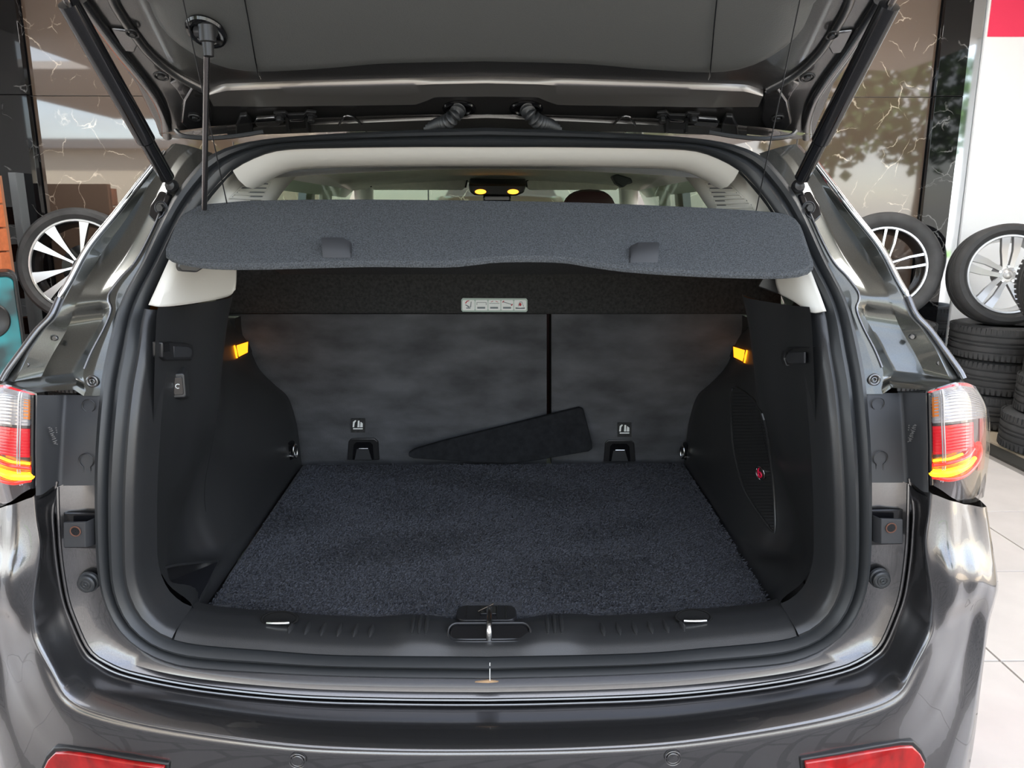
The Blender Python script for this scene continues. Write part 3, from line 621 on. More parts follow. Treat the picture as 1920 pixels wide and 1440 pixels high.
# thin seam where the pillar cover meets the wheel housing cover
for s, w_ in ((-1, wallL), (1, wallR)):
    obj('trim_seam', tube([V((s * (wv(19, j).x + 0.001), wv(19, j).y, wv(19, j).z)) for j in range(2, 30)], 0.0012, 6), GLOSS, w_)
bed = [[V((s * (edge_x(y) + 0.004), y, floor_z(y) - 0.02)) for s in (-1, 1)] for y in (0.06, 1.02)]
obj('floor_pan', prism([bed[0][0], bed[0][1], bed[1][1], bed[1][0]], V((0, 0, -0.03))), TRIM, car, smooth=False)
# carpeted load floor
carpet = thing('load_floor', (0, 0.55, 0.66), 'charcoal carpeted load floor board lying in the boot', 'carpet')
fo = []
def fpt(x, y, dz=0): return V((x, y, floor_z(y) + dz))
CXL = lambda y: -edge_x(y) + lerp(0.012, 0.004, (y - 0.11) / 0.9)
poly = [(-0.535, 0.118), (0.56, 0.118), (0.592, 0.16), (0.597, 0.99), (-0.597, 0.99), (-0.590, 0.30), (-0.578, 0.15)]
obj('carpet', prism([fpt(x, y, 0.0) for x, y in poly], V((0, 0, -0.014))), CARPET, carpet, bevel=0.005)
N = 90000
rng = np.random.default_rng(3)
x = rng.uniform(-0.585, 0.592, N); y = rng.uniform(0.125, 0.985, N)
keep = ~((x < -0.535) & (y < 0.17 + (-0.535 - x) * 0)) & ~((np.abs(x - 0.005) < 0.062) & (np.abs(y - 0.138) < 0.034))
x, y = x[keep], y[keep]; N = len(x)
flow = 0.9 * np.sin(x * 9 + 3 * np.sin(y * 7)) + 0.8 * np.sin(y * 13 + x * 4); a = flow + rng.normal(0, 0.9, N)
ln = rng.uniform(0.004, 0.009, N); z = 0.650 + (y - 0.11) / 0.9 * 0.038 - 0.001
tip = np.stack([x + np.cos(a) * ln, y + np.sin(a) * ln, z + rng.uniform(0.002, 0.0055, N)], 1)
wd = 0.0004; nx, ny = -np.sin(a) * wd, np.cos(a) * wd
b0 = np.stack([x + nx, y + ny, z], 1); b1 = np.stack([x - nx, y - ny, z], 1)
md = np.stack([x + np.cos(a) * ln * 0.45, y + np.sin(a) * ln * 0.45, z + rng.uniform(0.003, 0.006, N)], 1)
vv = np.concatenate([b0, b1, md, tip]); idx = np.arange(N)
me = bpy.data.meshes.new('carpet_pile')
ff = np.concatenate([np.stack([idx, idx + N, idx + 2 * N], 1), np.stack([idx + N, idx + 3 * N, idx + 2 * N], 1)])
me.vertices.add(len(vv)); me.vertices.foreach_set('co', vv.astype(np.float32).ravel())
me.loops.add(ff.size); me.loops.foreach_set('vertex_index', ff.astype(np.int32).ravel())
me.polygons.add(len(ff)); me.polygons.foreach_set('loop_start', np.arange(0, ff.size, 3, dtype=np.int32)); me.polygons.foreach_set('loop_total', np.full(len(ff), 3, dtype=np.int32))
me.update(); me.validate(); me.materials.append(PILE)
pile = bpy.data.objects.new('carpet_pile', me); col.objects.link(pile); pile.parent = carpet; pile.matrix_parent_inverse = PM(carpet).inverted(); pile['kind'] = 'stuff'
# floor handle
hq = PZ(912, 1149, 0.657); hm = Matrix.Translation(V((hq.x, hq.y, 0.657))) @ Matrix.Rotation(math.radians(-88), 4, 'X')
hd = obj('floor_handle', xf(prism2([p - V((0, 0.001, 0)) for p in rrect(0.060, 0.028, 0.018, 5)], [p + V((0, 0.008, 0)) for p in rrect(0.062, 0.030, 0.018, 5)]), hm), TRIMS, carpet, bevel=0.0015)
for xx in (-0.04, 0.022, 0.04): obj('handle_rib', xf(box((xx, -0.0015, 0), (0.0012, 0.003, 0.048)), hm), GLOSS, hd)
obj('handle_flap', xf(box((0.004, -0.004, 0.001), (0.032, 0.006, 0.030)), hm), GLOSS, hd, bevel=0.001)
obj('flap_edge', tube([P(897, 1146, hq.y), P(926, 1132, hq.y)], 0.0016, 6), ROD, hd)
# pocket at the left front corner of the boot
pk = [(301, 1066, .13), (405, 1054, .33), (398, 1070, .33), (365, 1134, .14), (338, 1112, .10), (315, 1090, .10)]
pkm = [P(*p) for p in pk]
obj('side_pocket', prism([p + V((0.004, 0, 0.001)) for p in pkm], V((-0.01, 0.0, -0.04))), GLOSS, wallL, smooth=False)
obj('pocket_lid', tube(spl([P(302, 1066, .125), P(330, 1060, .18), P(370, 1056, .26), P(404, 1054, .33)], 20), 0.004, 8), TRIM, wallL)
obj('pocket_edge', tube([P(410, 1052, .34), P(400, 1072, .30), P(368, 1138, .13)], 0.004, 8), TRIM, wallL)
# hooks, switch, lamps, lashing eyes, grille
BV = {1: BVHTree.FromPolygons([tuple(p) for p in wall_m[0]], wall_m[1]), -1: BVHTree.FromPolygons([tuple(mx(p)) for p in wall_m[0]], wall_m[1])}
def hitw(px, py, s, off=0.0):                     # point of the side trim seen at that pixel, lifted off it by off
    d = ray(px, py).normalized(); h, n, _, _ = BV[s].ray_cast(CAM, d)
    if h is None: h, n, _, _ = BV[s].find_nearest(P(px, py, 0.5))
    if n.dot(d) > 0: n = -n
    return h + n * off
def wplate(pts, s, off, th, dx=0, dy=0):
    a = [hitw(x + dx, y + dy, s, off) for x, y in pts]; b = [hitw(x + dx, y + dy, s, off - th) for x, y in pts]
    return prism2(a, b)
for s, w_, hx, hy, lx, ly, ex, ey in ((-1, wallL, 335, 658, 453, 656, 549, 845), (1, wallR, 1499, 669, 1387, 665, 1284, 847)):
    # bag hook: housing, plate and slot
    fx = lambda L: [(-s * a, b) for a, b in L]
    hk = obj('bag_hook', wplate(fx([(-37, -17), (-22, -18), (12, -15), (21, -10), (24, 2), (18, 17), (-30, 18), (-37, 12)]), s, 0.007, 0.02, hx, hy), TRIMS, w_, bevel=0.003)
    obj('hook_plate', wplate(fx([(-18, -10), (10, -9), (16, -5), (18, 3), (13, 11), (-18, 11)]), s, 0.0095, 0.004, hx, hy), POCKET, hk, bevel=0.001)
    obj('hook_slot', wplate(fx([(-36, -16), (-26, -17), (-24, 0), (-35, 1)]), s, 0.0078, 0.002, hx, hy), GLOSS, hk, smooth=False)
    # boot lamp
    lb = obj('boot_lamp', wplate(fx([(-15, -8), (9, -15), (8, 7), (-10, 16)]), s, 0.006, 0.02, lx, ly), AMBERL, w_, bevel=0.0015)
    obj('lamp_bezel', wplate(fx([(9, -15), (18, 4), (8, 8)]), s, 0.004, 0.015, lx, ly), POCKET, lb, smooth=False)
    obj('lamp_frame', tube([hitw(lx - s * a, ly + b, s, 0.006) for a, b in ((-15, -8), (9, -15), (8, 7), (-10, 16))], 0.0016, 6, closed=True), RUST, lb)
    # lashing eye
    c = hitw(ex + s * 4, ey, s, 0.004)
    plm = frame(c, V((-s, -0.35, 0)))
    lash = obj('lashing_eye', xf(prism2(rrect(0.016, 0.026, 0.005), [p + V((0, 0.006, 0)) for p in rrect(0.018, 0.028, 0.006)]), plm), GLOSS, w_)
    obj('eye_loop', xf(tube([V((0.010 * math.cos(t), -0.012, 0.020 * math.sin(t))) for t in np.linspace(0, 2 * math.pi, 24, endpoint=False)], 0.003, 8, closed=True), plm), STEEL, lash)
    obj('eye_pivot', xf(lathe([(0.0005, -0.013), (0.006, -0.012), (0.0065, 0)], 12), plm @ Matrix.Translation((-s * -0.004, 0, -0.015))), STEEL, lash)
# tow-bar switch on the left pillar cover
c = hitw(331, 722, -1, 0.002)
sm = frame(c + V((0.004, -0.008, 0)), V((0.3, -0.95, 0.0)))
sw = obj('switch_button', xf(prism2(rrect(0.009, 0.018, 0.003), [p + V((0, 0.02, 0)) for p in rrect(0.010, 0.019, 0.003)]), sm), GLOSS, wallL, bevel=0.001)
obj('switch_symbol', xf(tube([V((0.0042 * math.cos(t), -0.001, 0.0042 * math.sin(t))) for t in np.linspace(0.7, 5.2, 14)], 0.0008, 6), sm), WHITE, sw)
obj('switch_surround', xf(prism2(rrect(0.013, 0.024, 0.005), [p + V((0, 0.025, 0)) for p in rrect(0.018, 0.034, 0.008)]), sm @ Matrix.Translation((0, 0.003, 0))), TRIM, wallL, bevel=0.002)
# loudspeaker grille in the right trim
gout = [(1374, 728), (1392, 733), (1412, 748), (1428, 772), (1438, 805), (1444, 850), (1450, 900), (1453, 950), (1453, 998), (1440, 985), (1418, 955), (1396, 918), (1384, 880), (1375, 830), (1372, 780)]
def gp(px, py, dx=0): return hitw(px, py, 1, dx)
grl = obj('grille_bed', tube(spl([gp(x, y, 0.001) for x, y in gout], 80, closed=True), 0.0035, 8, closed=True), TRIM, wallR); grl.name = 'speaker_grille'
def gspan(py):
    xs_ = []
    for (x0, y0), (x1, y1) in zip(gout, gout[1:] + gout[:1]):
        if (y0 - py) * (y1 - py) < 0: xs_.append(x0 + (x1 - x0) * (py - y0) / (y1 - y0))
    return (min(xs_), max(xs_)) if len(xs_) >= 2 else None
for py in range(737, 996, 6):
    sp = gspan(py + 0.5)
    if sp: obj('grille_bar', tube([gp(lerp(sp[0], sp[1], t), py, 0.0015) for t in (0.03, 0.25, 0.5, 0.75, 0.97)], 0.0013, 6), TRIMS, grl)
gc = gp(1428, 887, 0.004); gn = (gp(1428, 887, 1.0) - gp(1428, 887, 0.0)).normalized(); gm = frame(gc, gn)
lg = obj('logo_disc', xf(disc(0.0165, 0.006, 28), gm), TRIMS, grl)
obj('logo_rim', xf(ring(0.0165, 0.0014, 28), gm), STEEL, lg)
obj('logo_mark', xf(cat(tube([V((0.0062 * math.cos(t), -0.001, -0.003 + 0.0062 * math.sin(t))) for t in np.linspace(0, 2 * math.pi, 20, endpoint=False)], 0.0022, 8, closed=True), tube([V((-0.0062, -0.001, -0.002)), V((-0.0062, -0.001, 0.008)), V((-0.003, -0.001, 0.0115))], 0.0020, 8)), gm), LOGOR, lg)
# ---- seat backs
def seat(x0, x1, name='seat_back'):
    out = [(x0, 589), (x1, 589), (x1, 868), (x0, 868)]
    f = [Q(x, y, 0.012) for x, y in out]
    # gently wavy carpeted back
    rows_ = []
    for i in range(13):
        r = []
        for j in range(25):
            u, v = j / 24, i / 12
            e = min(u, 1 - u) * abs(x1 - x0) / 20; e2 = min(v, 1 - v) * 279 / 14
            dep = 0.016 * (1 - min(1, e)) ** 2 + 0.012 * (1 - min(1, e2)) ** 2 - 0.0035 * math.sin(9 * u + 2 * v + x0) * math.sin(7 * v + 3 * u)
            r.append(Q(lerp(x0, x1, u), lerp(589, 872, v), dep))
        rows_.append(r)
    m = grid(rows_); o = obj(name, m, SEATC, car, solid=0)
    b = [rows_[0][0], rows_[0][-1], rows_[-1][-1], rows_[-1][0]]
    obj('seat_core', prism([p + V((0, 0.018, 0)) for p in b], V((0, 0.10, 0))), STRIPC, o, smooth=False)
    return o
seatL = seat(400, 1025); seatR = seat(1034, 1470)
flp = [(405, 470), (1465, 470), (1465, 588), (405, 588)]
flap = obj('seat_top_flap', prism([Q(x, y, -0.012) for x, y in flp], V((0, 0.012, 0))), STRIPC, car, bevel=0.003)
obj('flap_hem', tube([Q(405, 586, -0.013), Q(1465, 588, -0.013)], 0.002, 6), STRIPC, flap)
for (sx_, so, ix, iy, axx, ay) in ((0, seatL, 671, 797, 681, 842), (1, seatR, 1171, 805, 1162, 845)):
    def qp(x, y, off=0): return Q(axx + x, ay + y, off)
    hs = obj('tether_anchor', prism([qp(x, y, -0.004) for x, y in ((-30, 21), (-28, -14), (-22, -20), (21, -20), (28, -14), (30, 21))], V((0, 0.012, 0))), TRIMS, so, bevel=0.003)
    obj('anchor_well', prism([qp(x, y, -0.0048) for x, y in ((-20, 20), (-18, -8), (-13, -13), (13, -13), (18, -8), (20, 20))], V((0, 0.004, 0))), GLOSS, hs, smooth=False)
    obj('anchor_tongue', prism2([qp(x, y, -0.006) for x, y in ((-12, 0), (10, 0), (16, 20), (-16, 20))], [qp(x, y, -0.001) for x, y in ((-12, 0), (10, 0), (16, 20), (-16, 20))]), POCKET, hs, smooth=False)
    obj('anchor_bar', tube([qp(-8, -1, -0.006), qp(9, -1, -0.006)], 0.0016, 8), STEEL, hs)
    ic = obj('anchor_sign', prism([Q(ix + x, iy + y, -0.0055) for x, y in ((-13, -12), (13, -12), (13, 14), (-13, 14))], V((0, 0.004, 0))), STRIPC, so, smooth=False)
    def ik(pts): obj('anchor_symbol', prism([Q(ix + x, iy + y, -0.0068) for x, y in pts], V((0, 0.002, 0))), WHITE, ic, smooth=False)
    ik([(-10, 4), (-9, -6), (-5, -9), (-3, -8), (-6, -4), (-7, 4)]); ik([(-1, 4), (0, -8), (3, -8), (3, 4)]); ik([(4, 4), (5, -6), (9, -3), (9, 4)]); ik([(-9, 6), (9, 6), (9, 8), (-9, 8)])
# instruction sticker with five pictograms
def kp(u, v, off): return Q(lerp(865, 989, u), lerp(559, 585, v), off)
stk = obj('instruction_sticker', prism([kp(u, v, -0.0135) for u, v in ((0.0, 0.12), (0.02, 0), (0.98, 0.02), (1, 0.14), (1, 0.9), (0.98, 1.0), (0.02, 0.98), (0, 0.86))], V((0, 0.001, 0))), PALEG, flap, smooth=False)
for k in range(5):
    u0 = 0.018 + 0.195 * k
    def ck(u, v, off=-0.0143): return kp(u0 + u * 0.184, v, off)
    pn = obj('sticker_panel', prism([ck(u, v, -0.0139) for u, v in ((0.06, 0.14), (0.94, 0.14), (1, 0.24), (1, 0.8), (0.94, 0.88), (0.06, 0.88), (0, 0.8), (0, 0.24))], V((0, 0.0004, 0))), WHITE, stk, smooth=False)
    def ink(pts, m=INKG): obj('sticker_ink', prism([ck(u, v) for u, v in pts], V((0, 0.0003, 0))), m, stk, smooth=False)
    if k == 0:
        ink([(0.3, 0.68), (0.65, 0.68), (0.65, 0.75), (0.3, 0.75)]); ink([(0.2, 0.48), (0.28, 0.46), (0.62, 0.62), (0.5, 0.68)]); ink([(0.62, 0.66), (0.68, 0.25), (0.74, 0.25), (0.70, 0.66)]); ink([(0.2, 0.36), (0.34, 0.2), (0.55, 0.15), (0.55, 0.2), (0.38, 0.26), (0.28, 0.4)], INKR)
    else:
        if k < 4: ink([(0.15, 0.63), (0.8, 0.63), (0.8, 0.76), (0.15, 0.76)])
        if k == 1: ink([(0.1, 0.3), (0.14, 0.3), (0.14, 0.5), (0.1, 0.5)]); ink([(0.86, 0.3), (0.9, 0.3), (0.9, 0.5), (0.86, 0.5)]); ink([(0.1, 0.3), (0.9, 0.3), (0.9, 0.33), (0.1, 0.33)])
        if k == 2: ink([(0.08, 0.36), (0.92, 0.36), (0.92, 0.39), (0.08, 0.39)]); ink([(0.2, 0.27), (0.4, 0.2), (0.4, 0.24), (0.22, 0.3)], INKR); ink([(0.8, 0.27), (0.6, 0.2), (0.6, 0.24), (0.78, 0.3)], INKR)
        if k == 3: ink([(0.08, 0.28), (0.12, 0.24), (0.9, 0.44), (0.88, 0.48)]); ink([(0.06, 0.3), (0.2, 0.18), (0.26, 0.22), (0.14, 0.32)], INKR); ink([(0.78, 0.5), (0.94, 0.4), (0.94, 0.5), (0.84, 0.56)], INKR)
        if k == 4: ink([(0.12, 0.66), (0.5, 0.7), (0.88, 0.66), (0.88, 0.78), (0.12, 0.78)]); ink([(0.32, 0.6), (0.45, 0.26), (0.65, 0.26), (0.8, 0.6), (0.76, 0.6), (0.63, 0.3), (0.47, 0.3), (0.36, 0.6)]); ink([(0.5 + 0.11 * math.cos(t), 0.46 + 0.12 * math.sin(t)) for t in np.linspace(0, 6.28, 9)[:-1]], INKR)
# ---- pale pillar trims, headliner, cabin
up = [[p.copy() for p in r[nb - 1:]] for r in (L1, L2)]
ntop = next(i for i, p in enumerate(up[0]) if p.z > 1.535)
for s in (-1, 1):
    f = (lambda p: p) if s > 0 else mx
    g4 = [[S(345, 430), S(375, 386), S(401, 353), S(433, 320)], [P(372, 426, .27), P(398, 387, .31), P(421, 356, .35), P(448, 323, .385)], [P(398, 424, .31), P(428, 387, .35), P(450, 356, .39), P(474, 325, .425)], [P(440, 424, .39), P(468, 387, .43), P(488, 356, .47), P(508, 326, .50)], [P(472, 424, .48), P(503, 387, .52), P(524, 356, .56), P(548, 328, .60)], [P(480, 424, .62), P(511, 387, .68), P(533, 356, .74), P(556, 330, .80)]]
    m = patch([[ax(p) for p in r] for r in g4], 4, 4)
    pt = obj('pillar_trim', m if s > 0 else mirror(m), BEIGE, car)
    if s < 0: lc = [[(279, 572, .125), (291, 545, .135), (320, 480, .17), (350, 420, .22)], [(308, 575, .135), (318, 545, .15), (345, 480, .19), (372, 420, .25)], [(372, 567, .25), (377, 540, .26), (392, 480, .29), (412, 420, .33)], [(425, 556, .345), (430, 530, .35), (434, 480, .36), (440, 420, .38)], [(441, 543, .365), (442, 525, .37), (443, 480, .38), (446, 420, .40)]]
    else: lc = [[(1549, 583, .115), (1535, 545, .14), (1512, 490, .17), (1480, 420, .22)], [(1521, 586, .13), (1505, 545, .16), (1485, 490, .20), (1455, 420, .25)], [(1492, 566, .18), (1478, 540, .20), (1466, 490, .23), (1440, 420, .28)], [(1462, 550, .24), (1456, 530, .245), (1450, 490, .26), (1425, 420, .30)]]
    obj('pillar_foot', patch([[P(x, y, Y - 0.012) for x, y, Y in r] for r in lc], 4, 4), BEIGE, pt, solid=0.004)
    sbp = ((338, 490), (395, 490), (384, 502), (370, 511), (340, 509), (334, 501)) if s < 0 else ((1480, 505), (1450, 505), (1430, 520), (1420, 538), (1440, 545), (1458, 552))
    obj('shelf_bracket', prism([P(x, y, 0.145 if s < 0 else 0.25) for x, y in sbp], V((s * 0.03, 0.03, 0))), TRIMS, pt, bevel=0.003)
    # louvred vent
    tv = BVHTree.FromPolygons([tuple(p) for p in m[0]], m[1])
    def hv(px, py, off):
        p0 = P(px, py, 0.4); p0 = ax(p0); d = (p0 - V((-CAM.x, CAM.y, CAM.z))).normalized(); h, n, _, _ = tv.ray_cast(V((-CAM.x, CAM.y, CAM.z)), d)
        if h is None: h, n, _, _ = tv.find_nearest(p0)
        if n.dot(d) > 0: n = -n
        return f(h + n * off)
    for k in range(6):
        y = 345 + 8 * k; x0 = 460 - 9 * k; x1 = 502 - 3.5 * k
        obj('vent_gap', prism2([hv(x0, y - 1.6, 0.0012), hv(x1, y - 1.4, 0.0012), hv(x1, y + 0.6, 0.0012), hv(x0, y + 0.6, 0.0012)], [hv(x0, y - 1.6, -0.003), hv(x1, y - 1.4, -0.003), hv(x1, y + 0.6, -0.003), hv(x0, y + 0.6, -0.003)]), GREYW, pt, smooth=False)
        obj('vent_slat', prism2([hv(x0, y + 0.8, 0.0012), hv(x1, y + 0.8, 0.0012), hv(x1 - 2, y + 5.5, 0.006), hv(x0 - 6, y + 5.5, 0.006)], [hv(x0, y + 0.8, -0.003), hv(x1, y + 0.8, -0.003), hv(x1 - 2, y + 5.5, -0.003), hv(x0 - 6, y + 5.5, -0.003)]), BEIGE, pt, smooth=False)
    obj('vent_frame', tube([hv(*q, 0.001) for q in ((462, 341), (506, 342), (482, 392), (408, 392))], 0.0022, 6, closed=True), BEIGE, pt)
    # door pillar, window frame and cabin side
    fr_ = [V((s * 0.70, 1.12, 1.60)), V((s * 0.70, 2.6, 1.60)), V((s * 0.66, 2.6, 1.64)), V((s * 0.66, 1.12, 1.64))]
    obj('roof_rail', patch([[V((s * 0.60, y, 1.60)), V((s * 0.66, y, 1.575)), V((s * 0.715, y, 1.53))] for y in (0.9, 1.4, 2.0, 2.45)], 3, 3), BEIGE, car)
    obj('door_pillar', prism([V((s * 0.715, 1.72, 1.56)), V((s * 0.715, 1.86, 1.56)), V((s * 0.78, 1.82, 1.0)), V((s * 0.78, 1.68, 1.0))], V((s * 0.03, 0, 0))), GLOSS, car, smooth=False)
    obj('belt_pillar', prism([V((s * 0.69, 1.90, 1.58)), V((s * 0.69, 2.06, 1.58)), V((s * 0.74, 2.06, 1.0)), V((s * 0.74, 1.90, 1.0))], V((s * 0.02, 0, 0))), BEIGE, car, bevel=0.004)
    obj('front_pillar', tube(spl([V((s * 0.60, 2.30, 1.60)), V((s * 0.66, 2.62, 1.42)), V((s * 0.72, 2.95, 1.12))], 12), 0.045, 10), BEIGE, car)
    obj('inner_sill', prism([V((s * 0.74, 0.9, 1.16)), V((s * 0.74, 2.9, 1.16)), V((s * 0.74, 2.9, 0.5)), V((s * 0.74, 0.9, 0.5))], V((s * 0.05, 0, 0))), TRIM, car, smooth=False)
    # sun visor
    vx0, vx1 = (694, 876) if s < 0 else (986, 1165)
    vy = 335 if s < 0 else 335
    obj('sun_visor', prism([P(x, y, 2.22) for x, y in ((vx0, vy + 6), (vx0 + 8, vy), (vx1 - 6, vy - 3 + (3 if s > 0 else 0)), (vx1, vy + 3), (vx1 - 4, 353), (vx1 - 10, 357), (vx0 + 8, 357), (vx0, 352))], V((0, 0.03, 0.01))), HEADL, car, bevel=0.006)
    obj('visor_seam', tube([P(x, y, 2.218) for x, y in ((vx0 + 2, 351), (vx0 + 1, vy + 5), (vx0 + 8, vy - 0.5), (vx1 - 6, vy - 3.5 + (3 if s > 0 else 0)), (vx1, vy + 3), (vx1 - 3, 352))], 0.004, 6), GLOSS, car)
# rolled rear edge of the headliner and the lining itself
top = [p for p in L1[nb - 1 + ntop:]]
def topr(dx, dy, dz): return [V((p.x * dx, p.y + dy, p.z + dz)) for p in top]
hl = [topr(1, 0.004, 0.004), topr(1, 0.012, -0.004), topr(0.995, 0.03, -0.018), topr(0.985, 0.055, -0.030), topr(0.975, 0.085, -0.034), topr(0.965, 0.12, -0.028)]
obj('headliner_edge', grid([r + [mx(p) for p in reversed(r[:-1])] for r in hl]), BEIGE, car)
hrow = []
for y, dz in ((0.43, 1.548), (0.7, 1.585), (1.1, 1.612), (1.6, 1.625), (2.0, 1.618), (2.3, 1.596)):
    hrow.append([V((x, y, dz - 0.035 * (abs(x) / 0.62) ** 2)) for x in (-0.66, -0.4, 0, 0.4, 0.66)])
obj('headliner', patch(hrow, 4, 3), HEADL, car)
obj('roof_panel', patch([[V((x, y, z - 0.035 * (abs(x) / 0.66) ** 2.5)) for x in (-0.68, -0.5, -0.25, 0, 0.25, 0.5, 0.68)] for y, z in ((0.36, 1.652), (0.7, 1.672), (1.2, 1.685), (1.8, 1.678), (2.3, 1.645))], 3, 3), PAINT, car)
obj('windscreen', patch([[V((x, y, z)) for x in (-0.66, 0, 0.66)] for y, z in ((2.30, 1.63), (2.65, 1.42), (3.05, 1.10))], 3, 3), GLASS, car)
obj('bonnet', patch([[V((x, y, z - 0.05 * abs(x) ** 2)) for x in (-0.9, -0.5, 0, 0.5, 0.9)] for y, z in ((3.0, 1.08), (3.4, 1.03), (3.8, 0.95), (3.98, 0.80), (4.0, 0.35))], 3, 3), PAINT, car)
obj('underbody', box((0, 2.1, 0.34), (1.7, 3.6, 0.08)), TRIM, car, smooth=False)
obj('dashboard', box((0, 2.85, 1.0), (1.4, 0.35, 0.2)), TRIM, car, bevel=0.04)
# overhead console
oc = obj('overhead_console', prism([P(x, y, 2.05) for x, y in ((878, 345), (988, 346), (982, 362), (968, 368), (890, 367), (881, 361))], V((0, 0.12, 0.03))), TRIM, car, bevel=0.008)
for x in (901, 962): obj('map_lamp', xf(lathe([(0.0005, -0.005), (0.020, -0.004), (0.024, 0.0), (0.024, 0.01)], 20), Matrix.Translation(P(x, 359.5, 2.048)) @ Matrix.Diagonal((1, 1, 0.42, 1))), AMBERG, oc)
obj('mirror_stem', box(P(932, 372, 2.1), (0.12, 0.05, 0.03)), GLOSS, oc, bevel=0.008)
obj('grab_handle', prism([P(x, y, 1.75) for x, y in ((1147, 330), (1157, 326), (1184, 334), (1187, 343), (1176, 346), (1168, 352), (1155, 344))], V((0, 0.06, 0.0))), POCKET, car, bevel=0.006)
# driver's seat seen over the shelf
for sx_, z0 in ((0.36, 1.545), (-0.36, 1.44)):
    fs = obj('front_seat', patch([[V((sx_ + w_ * x, y - 0.05 * (1 - abs(x)), z)) for x in (-1, -0.6, 0, 0.6, 1)] for w_, y, z in ((0.24, 1.62, 0.6), (0.25, 1.66, 0.9), (0.22, 1.70, 1.18), (0.10, 1.72, 1.30))], 4, 4), SEATR, car, solid=0.06)
    hr = [[V((sx_ + 0.105 * r * math.cos(t) * (abs(math.cos(t)) ** -0.25 if abs(math.cos(t)) > 1e-3 else 1), 1.70 + dy, z0 - 0.11 + 0.11 * r * math.sin(t) * (abs(math.sin(t)) ** -0.25 if abs(math.sin(t)) > 1e-3 else 1))) for t in np.linspace(0, 2 * math.pi, 28, endpoint=False)] for r, dy in ((0.01, -0.03), (0.7, -0.03), (0.93, -0.02), (1, 0.0), (1, 0.04), (0.93, 0.06), (0.01, 0.07))]
    obj('headrest', grid(hr, cu=True), SEATR, fs)
    for d in (-0.04, 0.04): obj('headrest_post', tube([V((sx_ + d, 1.72, 1.25)), V((sx_ + d, 1.72, z0 - 0.15))], 0.007, 8), STEEL, fs)
# ---- wheels under the car
def tyre_prof(R, W, rim):
    return [(rim, -W * 0.36), (rim + 0.012, -W * 0.43), (lerp(rim, R, 0.35), -W * 0.5), (lerp(rim, R, 0.7), -W * 0.5), (R - 0.014, -W * 0.45), (R - 0.003, -W * 0.38), (R, -W * 0.27), (R, -W * 0.255), (R - 0.008, -W * 0.25), (R - 0.008, -W * 0.215), (R, -W * 0.21), (R + 0.001, -W * 0.08), (R - 0.008, -W * 0.075), (R - 0.008, -W * 0.03), (R + 0.001, -W * 0.025)]
def tyre_mesh(R, W, rim, n=72):
    p = tyre_prof(R, W, rim); p = p + [(r, -y) for r, y in reversed(p)]
    return lathe(p, n, closed=False)
for s in (-1, 1):
    for y in (0.62, 3.25):
        M = Matrix.Translation((s * 0.80, y, 0.345)) @ Matrix.Rotation(math.radians(90), 4, 'Z')
        wo = obj('road_wheel', xf(tyre_mesh(0.345, 0.22, 0.22, 48), M), TYRE, car)
        obj('wheel_disc', xf(lathe([(0.0005, -0.06), (0.1, -0.05), (0.21, -0.085), (0.222, -0.09), (0.222, 0.09)], 32), M), ALLOYS, wo)
# ---- tailgate, raised
gate_px = [(907, 238), (1100, 240), (1240, 242), (1370, 250), (1440, 258), (1490, 263), (1526, 259), (1533, 233), (1547, 200), (1563, 160), (1590, 122), (1625, 70), (1660, 20)]
gh = [ax(G(x, y)) for x, y in gate_px]; gh[0].x = 0
tail = [V((gh[-1].x + 0.012, GT.y + 0.30, 0)), V((0.66, GT.y + 0.08, 0)), V((0.55, GT.y, 0)), V((0.0, GT.y - 0.02, 0))]
for p in tail: p.z = (GH + GTAN * ((GH.y - p.y) / -GTAN.y)).z
gh = gh + tail
gout_ = gh + [mx(p) for p in reversed(gh[1:-1])]
gate = obj('tailgate', prism([p for p in gout_], GN * -0.05), PAINTI, car, bevel=0.006)
def gmir(pts, off): h = [ax(G(x, y, off)) for x, y in pts]; return h
def pillow(outline, h, steps, cen):
    rows_ = []
    for k, (sc, hh) in enumerate(steps): rows_.append([cen.lerp(p, sc) + GN * h * hh for p in outline])
    m = grid(rows_, cu=True); n = len(outline); base = (len(rows_) - 1) * n
    m[1].append(tuple(base + i for i in range(n))); return m
lp_ = [(907, 131), (1100, 136), (1220, 146), (1330, 152), (1392, 148), (1445, 131), (1492, 100), (1522, 62), (1542, 20)]
lh = [ax(G(x, y, 0.050)) - GN * 0.055 for x, y in lp_]; lh[0].x = 0
ex_ = [V((0.60, GT.y + 0.34, 0)), V((0.56, GT.y + 0.16, 0)), V((0.46, GT.y + 0.08, 0)), V((0, GT.y + 0.06, 0))]
for p in ex_: p.z = (GH + GTAN * ((GH.y - p.y) / -GTAN.y)).z
lh = spl(lh + ex_, 60)
lo = lh + [mx(p) for p in reversed(lh[1:-1])]
cen = (lh[0] + lh[-1]) / 2
liner = obj('tailgate_liner', pillow(lo, 0.055, [(1.0, -0.05), (1.0, 0.35), (0.988, 0.62), (0.965, 0.82), (0.93, 0.95), (0.86, 1.0)], cen), LINER, gate, sharp=50)
# liner seams
for s in (-1, 1):
    pa = [ax(G(1329, 150, 0.030)), ax(G(1331, 142, 0.050)), ax(G(1334, 110, 0.0555)), ax(G(1339, 50, 0.0555)), ax(G(1344, 0, 0.0555)), ax(G(1350, -80, 0.0555))]
    obj('liner_seam', tube([p if s > 0 else mx(p) for p in pa], 0.0012, 6), GLOSS, gate)
